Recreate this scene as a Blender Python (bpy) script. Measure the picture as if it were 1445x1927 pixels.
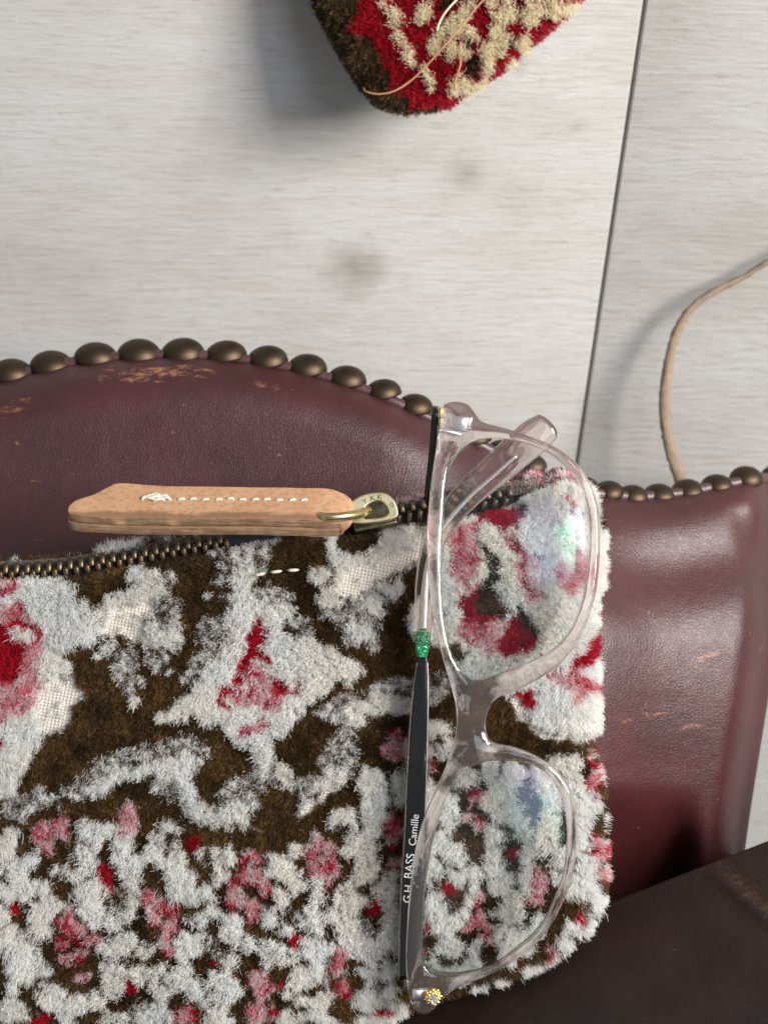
import bpy, bmesh, math
import numpy as np
from mathutils import Matrix, Vector

rng = np.random.default_rng(7)
for o in list(bpy.data.objects):
    bpy.data.objects.remove(o)
scn = bpy.context.scene
COL = scn.collection

# ------------------------------------------------------------------ frame of reference
# "view frame": x right, y up, z towards the camera, millimetres, origin on the pouch front.
S = 0.121          # mm per photograph pixel on the pouch plane
DIST = 380.0       # camera distance from the pouch plane, mm
PITCH = math.radians(28)
cp, sp = math.cos(PITCH), math.sin(PITCH)
MV = Matrix(((1, 0, 0, 0), (0, sp, -cp, 0), (0, cp, sp, 0), (0, 0, 0, 1)))   # view -> world

def V(px, py, z=0.0):
    k = S * (DIST - z) / DIST
    return Vector(((px - 722.5) * k, (963.5 - py) * k, z)) / 1000

def VA(px, py, z):
    px = np.asarray(px, float); py = np.asarray(py, float); z = np.asarray(z, float) + 0 * px
    k = S * (DIST - z) / DIST
    return np.stack([(px - 722.5) * k, (963.5 - py) * k, z], -1) / 1000

# ------------------------------------------------------------------ camera
cam_d = bpy.data.cameras.new('camera')
cam_d.sensor_fit = 'VERTICAL'
cam_d.sensor_height = 36
cam_d.lens = 36 * DIST / (1927 * S)
cam_d.clip_start = 0.01
cam_d.clip_end = 20
cam_d.dof.use_dof = True
cam_d.dof.focus_distance = (DIST - 8) / 1000
cam_d.dof.aperture_fstop = 20
cam = bpy.data.objects.new('camera', cam_d)
COL.objects.link(cam)
cam.matrix_world = MV @ Matrix.Translation((0, 0, DIST / 1000))
scn.camera = cam

# ------------------------------------------------------------------ light
w = bpy.data.worlds.new('World'); scn.world = w; w.use_nodes = True
w.node_tree.nodes['Background'].inputs[0].default_value = (0.86, 0.93, 1.0, 1)
w.node_tree.nodes['Background'].inputs[1].default_value = 0.40

def area(name, pos, target, sx, sy, power, color):
    d = bpy.data.lights.new(name, 'AREA'); d.shape = 'RECTANGLE'; d.size = sx; d.size_y = sy
    d.energy = power; d.color = color
    o = bpy.data.objects.new(name, d); COL.objects.link(o)
    p = MV @ Vector(pos); t = MV @ Vector(target)
    o.location = p
    o.rotation_euler = (t - p).to_track_quat('-Z', 'Y').to_euler()
    return o
area('window_light', (0.62, 0.14, 0.56), (0.02, 0.0, -0.03), 0.30, 0.36, 15.2, (1.0, 0.965, 0.92))
area('lens_reflection_light', (0.40, 0.16, 0.95), (0.0, 0.0, 0.0), 0.34, 0.50, 3.4, (0.84, 0.87, 1.0))  # added lamp, no seen source: gives the lens reflections and leather sheen

scn.view_settings.view_transform = 'Standard'
scn.view_settings.look = 'None'
scn.view_settings.exposure = 0.0
scn.view_settings.gamma = 1.0
scn.render.engine = 'CYCLES'
scn.cycles.use_denoising = True
scn.cycles.max_bounces = 10
scn.cycles.diffuse_bounces = 5
scn.cycles.transparent_max_bounces = 16
scn.cycles.transmission_bounces = 12

# ------------------------------------------------------------------ helpers
def root(name, origin, label, cat, group=None):
    o = bpy.data.objects.new(name, None); COL.objects.link(o)
    o.empty_display_size = 0.01
    o.matrix_world = MV @ Matrix.Translation(origin)
    o['label'] = label; o['category'] = cat
    if group: o['group'] = group
    return o

def link(name, data, parent, mat=None, label=None, local=None):
    o = bpy.data.objects.new(name, data); COL.objects.link(o)
    o.parent = parent
    if local is not None: o.matrix_local = local
    if mat is not None and len(data.materials) == 0: data.materials.append(mat)
    if label: o['label'] = label
    return o

def mesh(name, verts, faces, smooth=True):
    me = bpy.data.meshes.new(name)
    me.from_pydata([tuple(v) for v in verts], [], faces)
    bm = bmesh.new(); bm.from_mesh(me)
    bmesh.ops.recalc_face_normals(bm, faces=bm.faces)
    bm.to_mesh(me); bm.free()
    if smooth: me.polygons.foreach_set('use_smooth', [True] * len(me.polygons))
    return me

def catmull(pts, n=8, closed=False):
    P = np.asarray(pts, float); out = []
    m = len(P)
    for i in range(m if closed else m - 1):
        if closed:
            a, b, c, d = P[(i - 1) % m], P[i], P[(i + 1) % m], P[(i + 2) % m]
        else:
            a, b, c, d = P[max(i - 1, 0)], P[i], P[i + 1], P[min(i + 2, m - 1)]
        for t in np.arange(n) / n:
            out.append(0.5 * (2 * b + (c - a) * t + (2 * a - 5 * b + 4 * c - d) * t * t + (3 * b - a - 3 * c + d) * t ** 3))
    if not closed: out.append(P[-1])
    return np.array(out)

def sweep(path, ra, rb, up=(0, 0, 1), ns=12, power=2.0, n=6):
    """tube along path (view-frame metres); ra in-plane half width, rb half thickness along 'up'"""
    P = catmull(path, n); t = np.linspace(0, 1, len(P)); t0 = np.linspace(0, 1, len(path))
    A = np.interp(t, t0, ra) if np.ndim(ra) else np.full(len(P), ra)
    B = np.interp(t, t0, rb) if np.ndim(rb) else np.full(len(P), rb)
    T = np.gradient(P, axis=0); T /= np.linalg.norm(T, axis=1)[:, None] + 1e-12
    up = np.asarray(up, float)
    side = np.cross(T, up); side /= np.linalg.norm(side, axis=1)[:, None] + 1e-12
    nrm = np.cross(side, T)
    verts, faces = [], []
    for i in range(len(P)):
        for k in range(ns):
            a = 2 * math.pi * k / ns
            ca, sa = math.cos(a), math.sin(a)
            x = math.copysign(abs(ca) ** (2 / power), ca); y = math.copysign(abs(sa) ** (2 / power), sa)
            verts.append(P[i] + side[i] * A[i] * x + nrm[i] * B[i] * y)
    for i in range(len(P) - 1):
        for k in range(ns):
            k2 = (k + 1) % ns
            faces.append((i * ns + k, i * ns + k2, (i + 1) * ns + k2, (i + 1) * ns + k))
    faces.append(tuple(range(ns))); faces.append(tuple((len(P) - 1) * ns + k for k in range(ns)))
    return verts, faces

def rel(verts, origin):
    return [Vector(v) - origin for v in verts]

def outline_solid(name, loops, half, bevel, res=3):
    """closed bevelled plate from 2-D loops (metres), z from -half to +half"""
    cu = bpy.data.curves.new(name, 'CURVE'); cu.dimensions = '2D'; cu.fill_mode = 'BOTH'
    cu.extrude = half - bevel; cu.bevel_depth = bevel; cu.bevel_resolution = res; cu.offset = -bevel
    for lp in loops:
        s = cu.splines.new('POLY'); s.points.add(len(lp) - 1)
        for p, q in zip(s.points, lp): p.co = (q[0], q[1], 0, 1)
        s.use_cyclic_u = True
    o = bpy.data.objects.new(name, cu); COL.objects.link(o)
    dg = bpy.context.evaluated_depsgraph_get()
    me = bpy.data.meshes.new_from_object(o.evaluated_get(dg))
    bpy.data.objects.remove(o); bpy.data.curves.remove(cu)
    bm = bmesh.new(); bm.from_mesh(me)
    bmesh.ops.remove_doubles(bm, verts=bm.verts, dist=2e-6)
    bmesh.ops.recalc_face_normals(bm, faces=bm.faces)
    bm.to_mesh(me); bm.free()
    me.materials.clear()
    return me

def text_mesh(s, size, extrude):
    cu = bpy.data.curves.new('lettering', 'FONT'); cu.body = s; cu.size = size; cu.extrude = extrude
    cu.align_x = 'CENTER'; cu.align_y = 'CENTER'
    o = bpy.data.objects.new('lettering', cu); COL.objects.link(o)
    dg = bpy.context.evaluated_depsgraph_get()
    me = bpy.data.meshes.new_from_object(o.evaluated_get(dg))
    bpy.data.objects.remove(o); bpy.data.curves.remove(cu)
    me.materials.clear()
    return me

_grids = {}
def vnoise(x, y, scale, seed=0):
    g = _grids.get(seed)
    if g is None:
        g = _grids[seed] = np.random.default_rng(1000 + seed).random((256, 256))
    x = np.asarray(x, float) / scale; y = np.asarray(y, float) / scale
    xi = np.floor(x).astype(int); yi = np.floor(y).astype(int)
    fx = x - xi; fy = y - yi
    fx = fx * fx * (3 - 2 * fx); fy = fy * fy * (3 - 2 * fy)
    a = g[yi % 256, xi % 256]; b = g[yi % 256, (xi + 1) % 256]
    c = g[(yi + 1) % 256, xi % 256]; d = g[(yi + 1) % 256, (xi + 1) % 256]
    return (a * (1 - fx) + b * fx) * (1 - fy) + (c * (1 - fx) + d * fx) * fy

def sstep(a, b, x):
    t = np.clip((x - a) / (b - a), 0, 1)
    return t * t * (3 - 2 * t)

def inside(poly, x, y):
    P = np.asarray(poly, float); r = np.zeros(np.shape(x), bool)
    x1, y1 = P[-1]
    for x2, y2 in P:
        if y1 != y2:
            c = ((y2 > y) != (y1 > y)) & (x < (x1 - x2) * (y - y2) / (y1 - y2) + x2)
            r ^= c
        x1, y1 = x2, y2
    return r

def polydist(poly, x, y):
    P = np.asarray(poly, float); d = np.full(np.shape(x), 1e9)
    for i in range(len(P)):
        a, b = P[i - 1], P[i]
        ab = b - a; L = ab @ ab + 1e-9
        t = np.clip(((x - a[0]) * ab[0] + (y - a[1]) * ab[1]) / L, 0, 1)
        d = np.minimum(d, np.hypot(x - a[0] - t * ab[0], y - a[1] - t * ab[1]))
    return d

# ------------------------------------------------------------------ materials
class NT:
    def __init__(s, name):
        s.m = bpy.data.materials.new(name); s.m.use_nodes = True
        s.t = s.m.node_tree; s.t.nodes.clear()
        s.out = s.t.nodes.new('ShaderNodeOutputMaterial')
    def n(s, kind, **kw):
        nd = s.t.nodes.new('ShaderNode' + kind)
        for k, v in kw.items():
            if k in nd.bl_rna.properties and not k[0].isupper(): setattr(nd, k, v)
            else: nd.inputs[k.replace('_', ' ')].default_value = v
        return nd
    def l(s, a, b): s.t.links.new(a, b)
    def math(s, op, a, b=None, clamp=False):
        nd = s.t.nodes.new('ShaderNodeMath'); nd.operation = op; nd.use_clamp = clamp
        for i, v in enumerate((a, b)):
            if v is None: continue
            if isinstance(v, (int, float)): nd.inputs[i].default_value = v
            else: s.l(v, nd.inputs[i])
        return nd.outputs[0]
    def ramp(s, fac, stops):
        nd = s.t.nodes.new('ShaderNodeValToRGB'); cr = nd.color_ramp
        while len(cr.elements) < len(stops): cr.elements.new(0.5)
        for e, (p, c) in zip(cr.elements, stops): e.position = p; e.color = (*c, 1)
        s.l(fac, nd.inputs[0]); return nd.outputs[0]
    def mix(s, fac, a, b, blend='MIX'):
        nd = s.t.nodes.new('ShaderNodeMix'); nd.data_type = 'RGBA'; nd.blend_type = blend
        for sock, v in ((nd.inputs[0], fac), (nd.inputs[6], a), (nd.inputs[7], b)):
            if isinstance(v, (int, float)): sock.default_value = v
            elif isinstance(v, tuple): sock.default_value = (*v, 1)
            else: s.l(v, sock)
        return nd.outputs[2]
    def noise(s, vec, scale, detail=4, rough=0.55, dist=0):
        nd = s.n('TexNoise'); nd.inputs['Scale'].default_value = scale; nd.inputs['Detail'].default_value = detail
        nd.inputs['Roughness'].default_value = rough; nd.inputs['Distortion'].default_value = dist
        if vec is not None: s.l(vec, nd.inputs['Vector'])
        return nd.outputs['Fac']
    def mapping(s, vec, scale=(1, 1, 1), loc=(0, 0, 0), rot=(0, 0, 0)):
        nd = s.n('Mapping'); nd.inputs['Scale'].default_value = scale; nd.inputs['Location'].default_value = loc
        nd.inputs['Rotation'].default_value = rot
        s.l(vec, nd.inputs['Vector']); return nd.outputs[0]
    def bump(s, h, strength, dist, prev=None):
        nd = s.n('Bump'); nd.inputs['Strength'].default_value = strength; nd.inputs['Distance'].default_value = dist
        s.l(h, nd.inputs['Height'])
        if prev is not None: s.l(prev, nd.inputs['Normal'])
        return nd.outputs[0]
    def principled(s, color, rough=0.5, metal=0.0, normal=None, spec=None, trans=0.0, ior=None, coat=0.0, sheen=0.0):
        b = s.n('BsdfPrincipled')
        if isinstance(color, tuple): b.inputs['Base Color'].default_value = (*color, 1)
        else: s.l(color, b.inputs['Base Color'])
        if isinstance(rough, (int, float)): b.inputs['Roughness'].default_value = rough
        else: s.l(rough, b.inputs['Roughness'])
        b.inputs['Metallic'].default_value = metal
        b.inputs['Transmission Weight'].default_value = trans
        b.inputs['Coat Weight'].default_value = coat
        b.inputs['Sheen Weight'].default_value = sheen
        if ior: b.inputs['IOR'].default_value = ior
        if spec is not None: b.inputs['Specular IOR Level'].default_value = spec
        if normal is not None: s.l(normal, b.inputs['Normal'])
        s.l(b.outputs[0], s.out.inputs[0])
        return b

def obj_coord(t): return t.n('TexCoord').outputs['Object']

# fibre
def fibre_mat(name):
    t = NT(name)
    a = t.n('Attribute', attribute_name='tint')
    d = t.n('BsdfDiffuse'); t.l(a.outputs['Color'], d.inputs[0])
    tr = t.n('BsdfTranslucent'); t.l(a.outputs['Color'], tr.inputs[0])
    mx = t.n('MixShader'); mx.inputs[0].default_value = 0.46
    t.l(d.outputs[0], mx.inputs[1]); t.l(tr.outputs[0], mx.inputs[2])
    g = t.n('BsdfGlossy'); g.inputs['Roughness'].default_value = 0.45
    mx2 = t.n('MixShader'); mx2.inputs[0].default_value = 0.035
    t.l(mx.outputs[0], mx2.inputs[1]); t.l(g.outputs[0], mx2.inputs[2])
    t.l(mx2.outputs[0], t.out.inputs[0])
    return t.m
M_FIBRE = fibre_mat('pile_yarn')

def cloth_mat():
    t = NT('woven_ground')
    a = t.n('Attribute', attribute_name='tint')
    oc = obj_coord(t)
    m = t.mapping(oc, rot=(0, 0, 0.2))
    w1 = t.n('TexWave', wave_type='BANDS', bands_direction='X'); w1.inputs['Scale'].default_value = 400
    w1.inputs['Distortion'].default_value = 1.2; w1.inputs['Detail'].default_value = 1; w1.inputs['Detail Scale'].default_value = 2
    w2 = t.n('TexWave', wave_type='BANDS', bands_direction='Y'); w2.inputs['Scale'].default_value = 430
    w2.inputs['Distortion'].default_value = 1.2; w2.inputs['Detail'].default_value = 1; w2.inputs['Detail Scale'].default_value = 2
    t.l(m, w1.inputs[0]); t.l(m, w2.inputs[0])
    h = t.math('MULTIPLY', w1.outputs['Fac'], w2.outputs['Fac'])
    n1 = t.noise(oc, 900, 3)
    h2 = t.math('ADD', h, t.math('MULTIPLY', n1, 0.3))
    col = t.mix(t.math('MULTIPLY', t.math('SUBTRACT', 1.0, h), 0.34), a.outputs['Color'], (0.12, 0.10, 0.075))
    b = t.principled(col, 0.6, normal=t.bump(h2, 0.7, 0.0004), sheen=0.2)
    return t.m
M_CLOTH = cloth_mat()

def leather_mat(name, base, dark, worn, rough, grain, scuffs=(), spec=0.5, coat=0.0):
    t = NT(name)
    oc = obj_coord(t)
    vo = t.n('TexVoronoi', feature='DISTANCE_TO_EDGE'); vo.inputs['Scale'].default_value = grain
    wob = t.n('TexNoise'); wob.inputs['Scale'].default_value = grain * 0.5; t.l(oc, wob.inputs['Vector'])
    vadd = t.n('VectorMath', operation='MULTIPLY_ADD'); t.l(wob.outputs['Color'], vadd.inputs[0])
    vadd.inputs[1].default_value = (0.6 / grain,) * 3; t.l(oc, vadd.inputs[2])
    t.l(vadd.outputs[0], vo.inputs['Vector'])
    fine = t.noise(oc, grain * 2.5, 3)
    h = t.math('ADD', t.math('MINIMUM', t.math('MULTIPLY', vo.outputs['Distance'], 3.0), 0.8), t.math('MULTIPLY', fine, 0.35))
    n1 = t.noise(oc, 34, 5, 0.6)
    col = t.mix(t.math('MULTIPLY', t.math('SUBTRACT', n1, 0.35, True), 2.2, True), dark, base)
    n3 = t.noise(oc, 260, 4, 0.7)
    # fine worn specks and hair scratches
    sc = t.noise(t.mapping(oc, scale=(140, 900, 200), rot=(0, 0, 0.35)), 1.0, 3, 0.6)
    col = t.mix(t.math('MULTIPLY', t.math('GREATER_THAN', sc, 0.735), 0.32), col, worn)
    sp1 = t.noise(oc, 420, 2, 0.5)
    col = t.mix(t.math('MULTIPLY', t.math('GREATER_THAN', sp1, 0.76), 0.5), col, worn)
    for (cx, cy, rx, ry, rot, amt) in scuffs:
        mp = t.mapping(oc, scale=(1, 1, 1), loc=(0, 0, 0))
        sub = t.n('VectorMath', operation='SUBTRACT'); t.l(mp, sub.inputs[0]); sub.inputs[1].default_value = (cx, cy, 0)
        rt = t.mapping(sub.outputs[0], rot=(0, 0, -rot))
        sx = t.n('SeparateXYZ'); t.l(rt, sx.inputs[0])
        ex = t.math('POWER', t.math('DIVIDE', sx.outputs[0], rx), 2.0)
        ey = t.math('POWER', t.math('DIVIDE', sx.outputs[1], ry), 2.0)
        f = t.math('SUBTRACT', 1.0, t.math('ADD', ex, ey), True)
        nn = t.noise(t.mapping(oc, scale=(0.5, 1.3, 1), rot=(0, 0, -rot)), 520, 6, 0.72)
        f2 = t.math('MULTIPLY', t.math('SUBTRACT', t.math('ADD', nn, t.math('MULTIPLY', f, 0.30)), 0.76, True), 6.0, True)
        f2 = t.math('MULTIPLY', f2, t.math('MINIMUM', t.math('MULTIPLY', f, 3.0), 1.0))
        col = t.mix(t.math('MULTIPLY', f2, amt), col, worn)
    r = t.math('ADD', rough, t.math('MULTIPLY', t.math('SUBTRACT', n3, 0.5), 0.18))
    nb = t.bump(h, 0.40, 0.00012)
    big = t.noise(oc, 55, 3)
    nb2 = t.bump(big, 0.14, 0.004, nb)
    t.principled(col, r, normal=nb2, spec=spec, coat=coat)
    return t.m

def metal_mat(name, col, rough, dark=None, scale=400, spots=0.5):
    t = NT(name); oc = obj_coord(t)
    n = t.noise(oc, scale, 4, 0.6)
    c = t.mix(t.math('MULTIPLY', t.math('SUBTRACT', n, 0.42, True), 6 * spots, True), col, dark or tuple(x * 0.35 for x in col))
    t.principled(c, t.math('ADD', rough, t.math('MULTIPLY', n, 0.15)), metal=1.0, normal=t.bump(n, 0.15, 0.0002))
    return t.m

M_BRASS = metal_mat('aged_brass', (0.62, 0.50, 0.26), 0.22, (0.16, 0.11, 0.05), 300, 0.5)
M_BRASSLT = metal_mat('bright_brass', (0.80, 0.70, 0.44), 0.26, (0.45, 0.36, 0.18), 260, 0.35)
M_TOOTH = metal_mat('antique_brass_teeth', (0.21, 0.155, 0.09), 0.38, (0.05, 0.036, 0.024), 900, 0.6)
M_NAIL = metal_mat('oxidised_nail_head', (0.100, 0.070, 0.046), 0.42, (0.035, 0.022, 0.017), 160, 0.7)
M_GOLD = metal_mat('gold', (0.85, 0.60, 0.22), 0.18, (0.5, 0.3, 0.08), 600, 0.3)
M_STEEL = metal_mat('polished_steel', (0.80, 0.79, 0.77), 0.16, (0.5, 0.48, 0.46), 500, 0.2)
def plain(name, col, rough, metal=0, spec=None):
    t = NT(name); oc = obj_coord(t); n = t.noise(oc, 600, 4)
    c = t.mix(n, tuple(x * 0.75 for x in col), tuple(min(1, x * 1.2) for x in col))
    t.principled(c, rough, metal=metal, normal=t.bump(n, 0.2, 0.0002), spec=spec)
    return t.m
M_BLACK = plain('black_enamel', (0.008, 0.0075, 0.0075), 0.13)
M_INK = plain('white_print', (0.78, 0.78, 0.78), 0.5)
M_ENGRAVE = plain('dark_engraving', (0.03, 0.025, 0.015), 0.6)
M_THREAD = plain('waxed_linen_thread', (0.52, 0.49, 0.39), 0.6)
M_CREAMTHREAD = plain('cream_thread', (0.72, 0.62, 0.42), 0.55)
M_COPPER = plain('tan_thread', (0.34, 0.165, 0.075), 0.5)
M_TWINE = plain('jute_twine', (0.25, 0.18, 0.125), 0.9)
M_TAPE = plain('dark_zip_tape', (0.022, 0.018, 0.025), 0.8)
M_CRYSTAL = plain('crystal', (0.9, 0.9, 0.92), 0.05, metal=0.9)

def clear_plastic(name, col, rough=0.03):
    t = NT(name)
    b = t.principled(col, rough, trans=0.975, ior=1.49)
    tr = t.n('BsdfTransparent'); tr.inputs[0].default_value = (*col, 1)
    mx = t.n('MixShader'); mx.inputs[0].default_value = 0.30
    t.l(b.outputs[0], mx.inputs[1]); t.l(tr.outputs[0], mx.inputs[2]); t.l(mx.outputs[0], t.out.inputs[0])
    return t.m
M_ACETATE = clear_plastic('blush_clear_acetate', (0.99, 0.925, 0.90), 0.0)
M_TIP = clear_plastic('clear_tip_acetate', (0.95, 0.86, 0.82), 0.05)

def lens_mat():
    t = NT('coated_lens')
    tr = t.n('BsdfTransparent'); tr.inputs[0].default_value = (0.985, 0.99, 0.988, 1)
    g = t.n('BsdfGlossy'); g.inputs['Roughness'].default_value = 0.16
    oc = obj_coord(t)
    lw = t.n('LayerWeight'); lw.inputs['Blend'].default_value = 0.12
    geo = t.n('NewGeometry')
    # anti-reflex coating: green residual on one face, violet on the other
    col = t.mix(geo.outputs['Backfacing'], (0.74, 0.56, 1.0), (0.20, 0.62, 0.42))
    t.l(col, g.inputs[0])
    f = t.math('ADD', t.math('MULTIPLY', lw.outputs['Fresnel'], 0.5), 0.022, True)
    mx = t.n('MixShader'); t.l(f, mx.inputs[0]); t.l(tr.outputs[0], mx.inputs[1]); t.l(g.outputs[0], mx.inputs[2])
    t.l(mx.outputs[0], t.out.inputs[0])
    return t.m
M_LENS = lens_mat()

def glitter():
    t = NT('green_glitter'); oc = obj_coord(t)
    n = t.noise(oc, 2200, 2)
    c = t.ramp(n, [(0.35, (0.0, 0.10, 0.04)), (0.55, (0.01, 0.30, 0.12)), (0.72, (0.45, 0.85, 0.5))])
    t.principled(c, 0.3, metal=0.6, normal=t.bump(n, 0.8, 0.0004))
    return t.m
M_GREEN = glitter()

def wood_mat(knots):
    t = NT('whitewashed_wood'); oc = obj_coord(t)
    wv = t.n('TexNoise'); wv.inputs['Scale'].default_value = 14; t.l(oc, wv.inputs['Vector'])
    wadd = t.n('VectorMath', operation='MULTIPLY_ADD'); t.l(wv.outputs['Color'], wadd.inputs[0]); wadd.inputs[1].default_value = (0, 0.004, 0); t.l(oc, wadd.inputs[2])
    g1 = t.noise(t.mapping(wadd.outputs[0], scale=(11, 110, 11)), 1.0, 7, 0.68, 0.3)
    g2 = t.noise(t.mapping(wadd.outputs[0], scale=(95, 700, 95)), 1.0, 7, 0.78, 0.15)
    cloud = t.noise(t.mapping(oc, scale=(11, 22, 11)), 1.0, 5, 0.6)
    speck = t.noise(t.mapping(oc, scale=(380, 760, 380)), 1.0, 3, 0.6)
    base = t.ramp(cloud, [(.30, (0.400, 0.372, 0.337)), (.5, (0.475, 0.459, 0.434)), (.70, (0.510, 0.503, 0.492))])
    streak = t.math('MULTIPLY', t.math('SUBTRACT', g1, 0.48, True), 3.0, True)
    col = t.mix(t.math('MULTIPLY', streak, 0.34), base, (0.38, 0.315, 0.24))
    fine = t.math('MULTIPLY', t.math('SUBTRACT', g2, 0.52, True), 4.0, True)
    col = t.mix(t.math('MULTIPLY', fine, 0.72), col, (0.29, 0.245, 0.19))
    sp_ = t.math('MULTIPLY', t.math('SUBTRACT', speck, 0.60, True), 5.0, True)
    col = t.mix(t.math('MULTIPLY', sp_, 0.55), col, (0.30, 0.25, 0.20))
    light = t.math('MULTIPLY', t.math('SUBTRACT', 0.44, g2, True), 4.0, True)
    col = t.mix(t.math('MULTIPLY', light, 0.30), col, (0.62, 0.61, 0.59))
    for (cx, cy, rx, ry, rot, amt) in knots:
        sub = t.n('VectorMath', operation='SUBTRACT'); t.l(oc, sub.inputs[0]); sub.inputs[1].default_value = (cx, cy, 0)
        rt = t.mapping(sub.outputs[0], rot=(0, 0, -rot))
        sx = t.n('SeparateXYZ'); t.l(rt, sx.inputs[0])
        wn = t.math('MULTIPLY', t.math('SUBTRACT', t.noise(oc, 130, 3), 0.5), 0.9)
        r2 = t.math('SQRT', t.math('ADD', t.math('POWER', t.math('DIVIDE', sx.outputs[0], rx), 2.0), t.math('POWER', t.math('DIVIDE', sx.outputs[1], ry), 2.0)))
        r2 = t.math('ADD', r2, wn)
        f = t.math('SUBTRACT', 1.0, r2, True)
        soft = t.math('MULTIPLY', t.math('MULTIPLY', f, 1.6, True), amt)
        ring = t.math('ADD', 0.35, t.math('MULTIPLY', t.noise(t.mapping(oc, scale=(150, 330, 150)), 1.0, 4, .65), 0.95))
        col = t.mix(t.math('MULTIPLY', soft, ring), col, (0.24, 0.215, 0.185))
        core = t.math('MULTIPLY', t.math('SUBTRACT', f, 0.66, True), 2.0, True)
        col = t.mix(t.math('MULTIPLY', core, amt), col, (0.15, 0.14, 0.125))
    # small nicks and specks
    vo = t.n('TexVoronoi'); vo.inputs['Scale'].default_value = 60; t.l(oc, vo.inputs['Vector'])
    col = t.mix(t.math('MULTIPLY', t.math('LESS_THAN', vo.outputs['Distance'], 0.035), 0.3), col, (0.36, 0.33, 0.31))
    h = t.math('SUBTRACT', t.math('MULTIPLY', g2, 1.0), t.math('MULTIPLY', streak, 0.3))
    t.principled(col, 0.62, normal=t.bump(h, 0.8, 0.0009), spec=0.35)
    return t.m

# ------------------------------------------------------------------ plank wall (vertical in the world)
WN = Vector((0, -sp, cp)).normalized()          # wall normal in the view frame
W0 = Vector((0, 0.012, -0.128))
WUP = Vector((0, cp, sp)).normalized()
def wallpt(px, py, lift=0.0):
    c = Vector((0, 0, DIST / 1000)); d = V(px, py, 0) - c
    k = ((W0 + WN * lift) - c).dot(WN) / d.dot(WN)
    return c + d * k
def walluv(px, py):
    p = wallpt(px, py) - W0
    return p.x, p.dot(WUP)
MW = Matrix.Translation(W0) @ Matrix(((1, 0, 0, 0), (0, WUP.y, WN.y, 0), (0, WUP.z, WN.z, 0), (0, 0, 0, 1)))
wall = bpy.data.objects.new('wall', None); COL.objects.link(wall); wall['kind'] = 'structure'
wall.empty_display_size = 0.01
wall.matrix_world = MV @ MW
g0 = walluv(1219, -40); g1 = walluv(1080, 900)
def gx(y): return g0[0] + (g1[0] - g0[0]) * (y - g0[1]) / (g1[1] - g0[1])
YB, YT = -0.30, 0.30
def plank(xl_b, xl_t, xr_b, xr_t):
    b = 0.0007; ny = 24
    verts, faces = [], []
    for i in range(ny + 1):
        y = YB + (YT - YB) * i / ny
        f = i / ny
        xl = xl_b + (xl_t - xl_b) * f; xr = xr_b + (xr_t - xr_b) * f
        for (x, z) in ((xl, -0.012), (xl, -b), (xl + b * 0.35, -b * 0.3), (xl + b, 0), (xr - b, 0), (xr - b * 0.35, -b * 0.3), (xr, -b), (xr, -0.012)):
            verts.append((x, y, z))
    for i in range(ny):
        for k in range(7):
            a = i * 8 + k
            faces.append((a, a + 1, a + 9, a + 8))
    return mesh('plank', verts, faces)
kn = []
for (px, py, rx, ry, rot, amt) in ((668, 505, .0115, .0105, 0.5, 0.62), (876, 325, .0075, .0068, 0.2, 0.5), (975, 125, .0035, .003, 0, .35), (1085, 240, .005, .003, 0.3, .25)):
    u, v = walluv(px, py); kn.append((u, v, rx, ry, rot, amt))
M_WOOD = wood_mat(kn)
gap = 0.0008
o = link('plank', plank(-0.45, -0.45, gx(YB) - gap / 2, gx(YT) - gap / 2), wall, M_WOOD)
o = link('plank', plank(gx(YB) + gap / 2, gx(YT) + gap / 2, 0.45, 0.45), wall, M_WOOD)
o = link('backing_board', mesh('backing_board', [(-.45, YB, -.0022), (.45, YB, -.0022), (.45, YT, -.0022), (-.45, YT, -.0022), (-.45, YB, -.02), (.45, YB, -.02), (.45, YT, -.02), (-.45, YT, -.02)],
     [(0, 1, 2, 3), (7, 6, 5, 4), (0, 4, 5, 1), (3, 2, 6, 7), (0, 3, 7, 4), (1, 5, 6, 2)], False), wall, plain('grey_backing', (0.35, 0.34, 0.33), 0.9))

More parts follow.
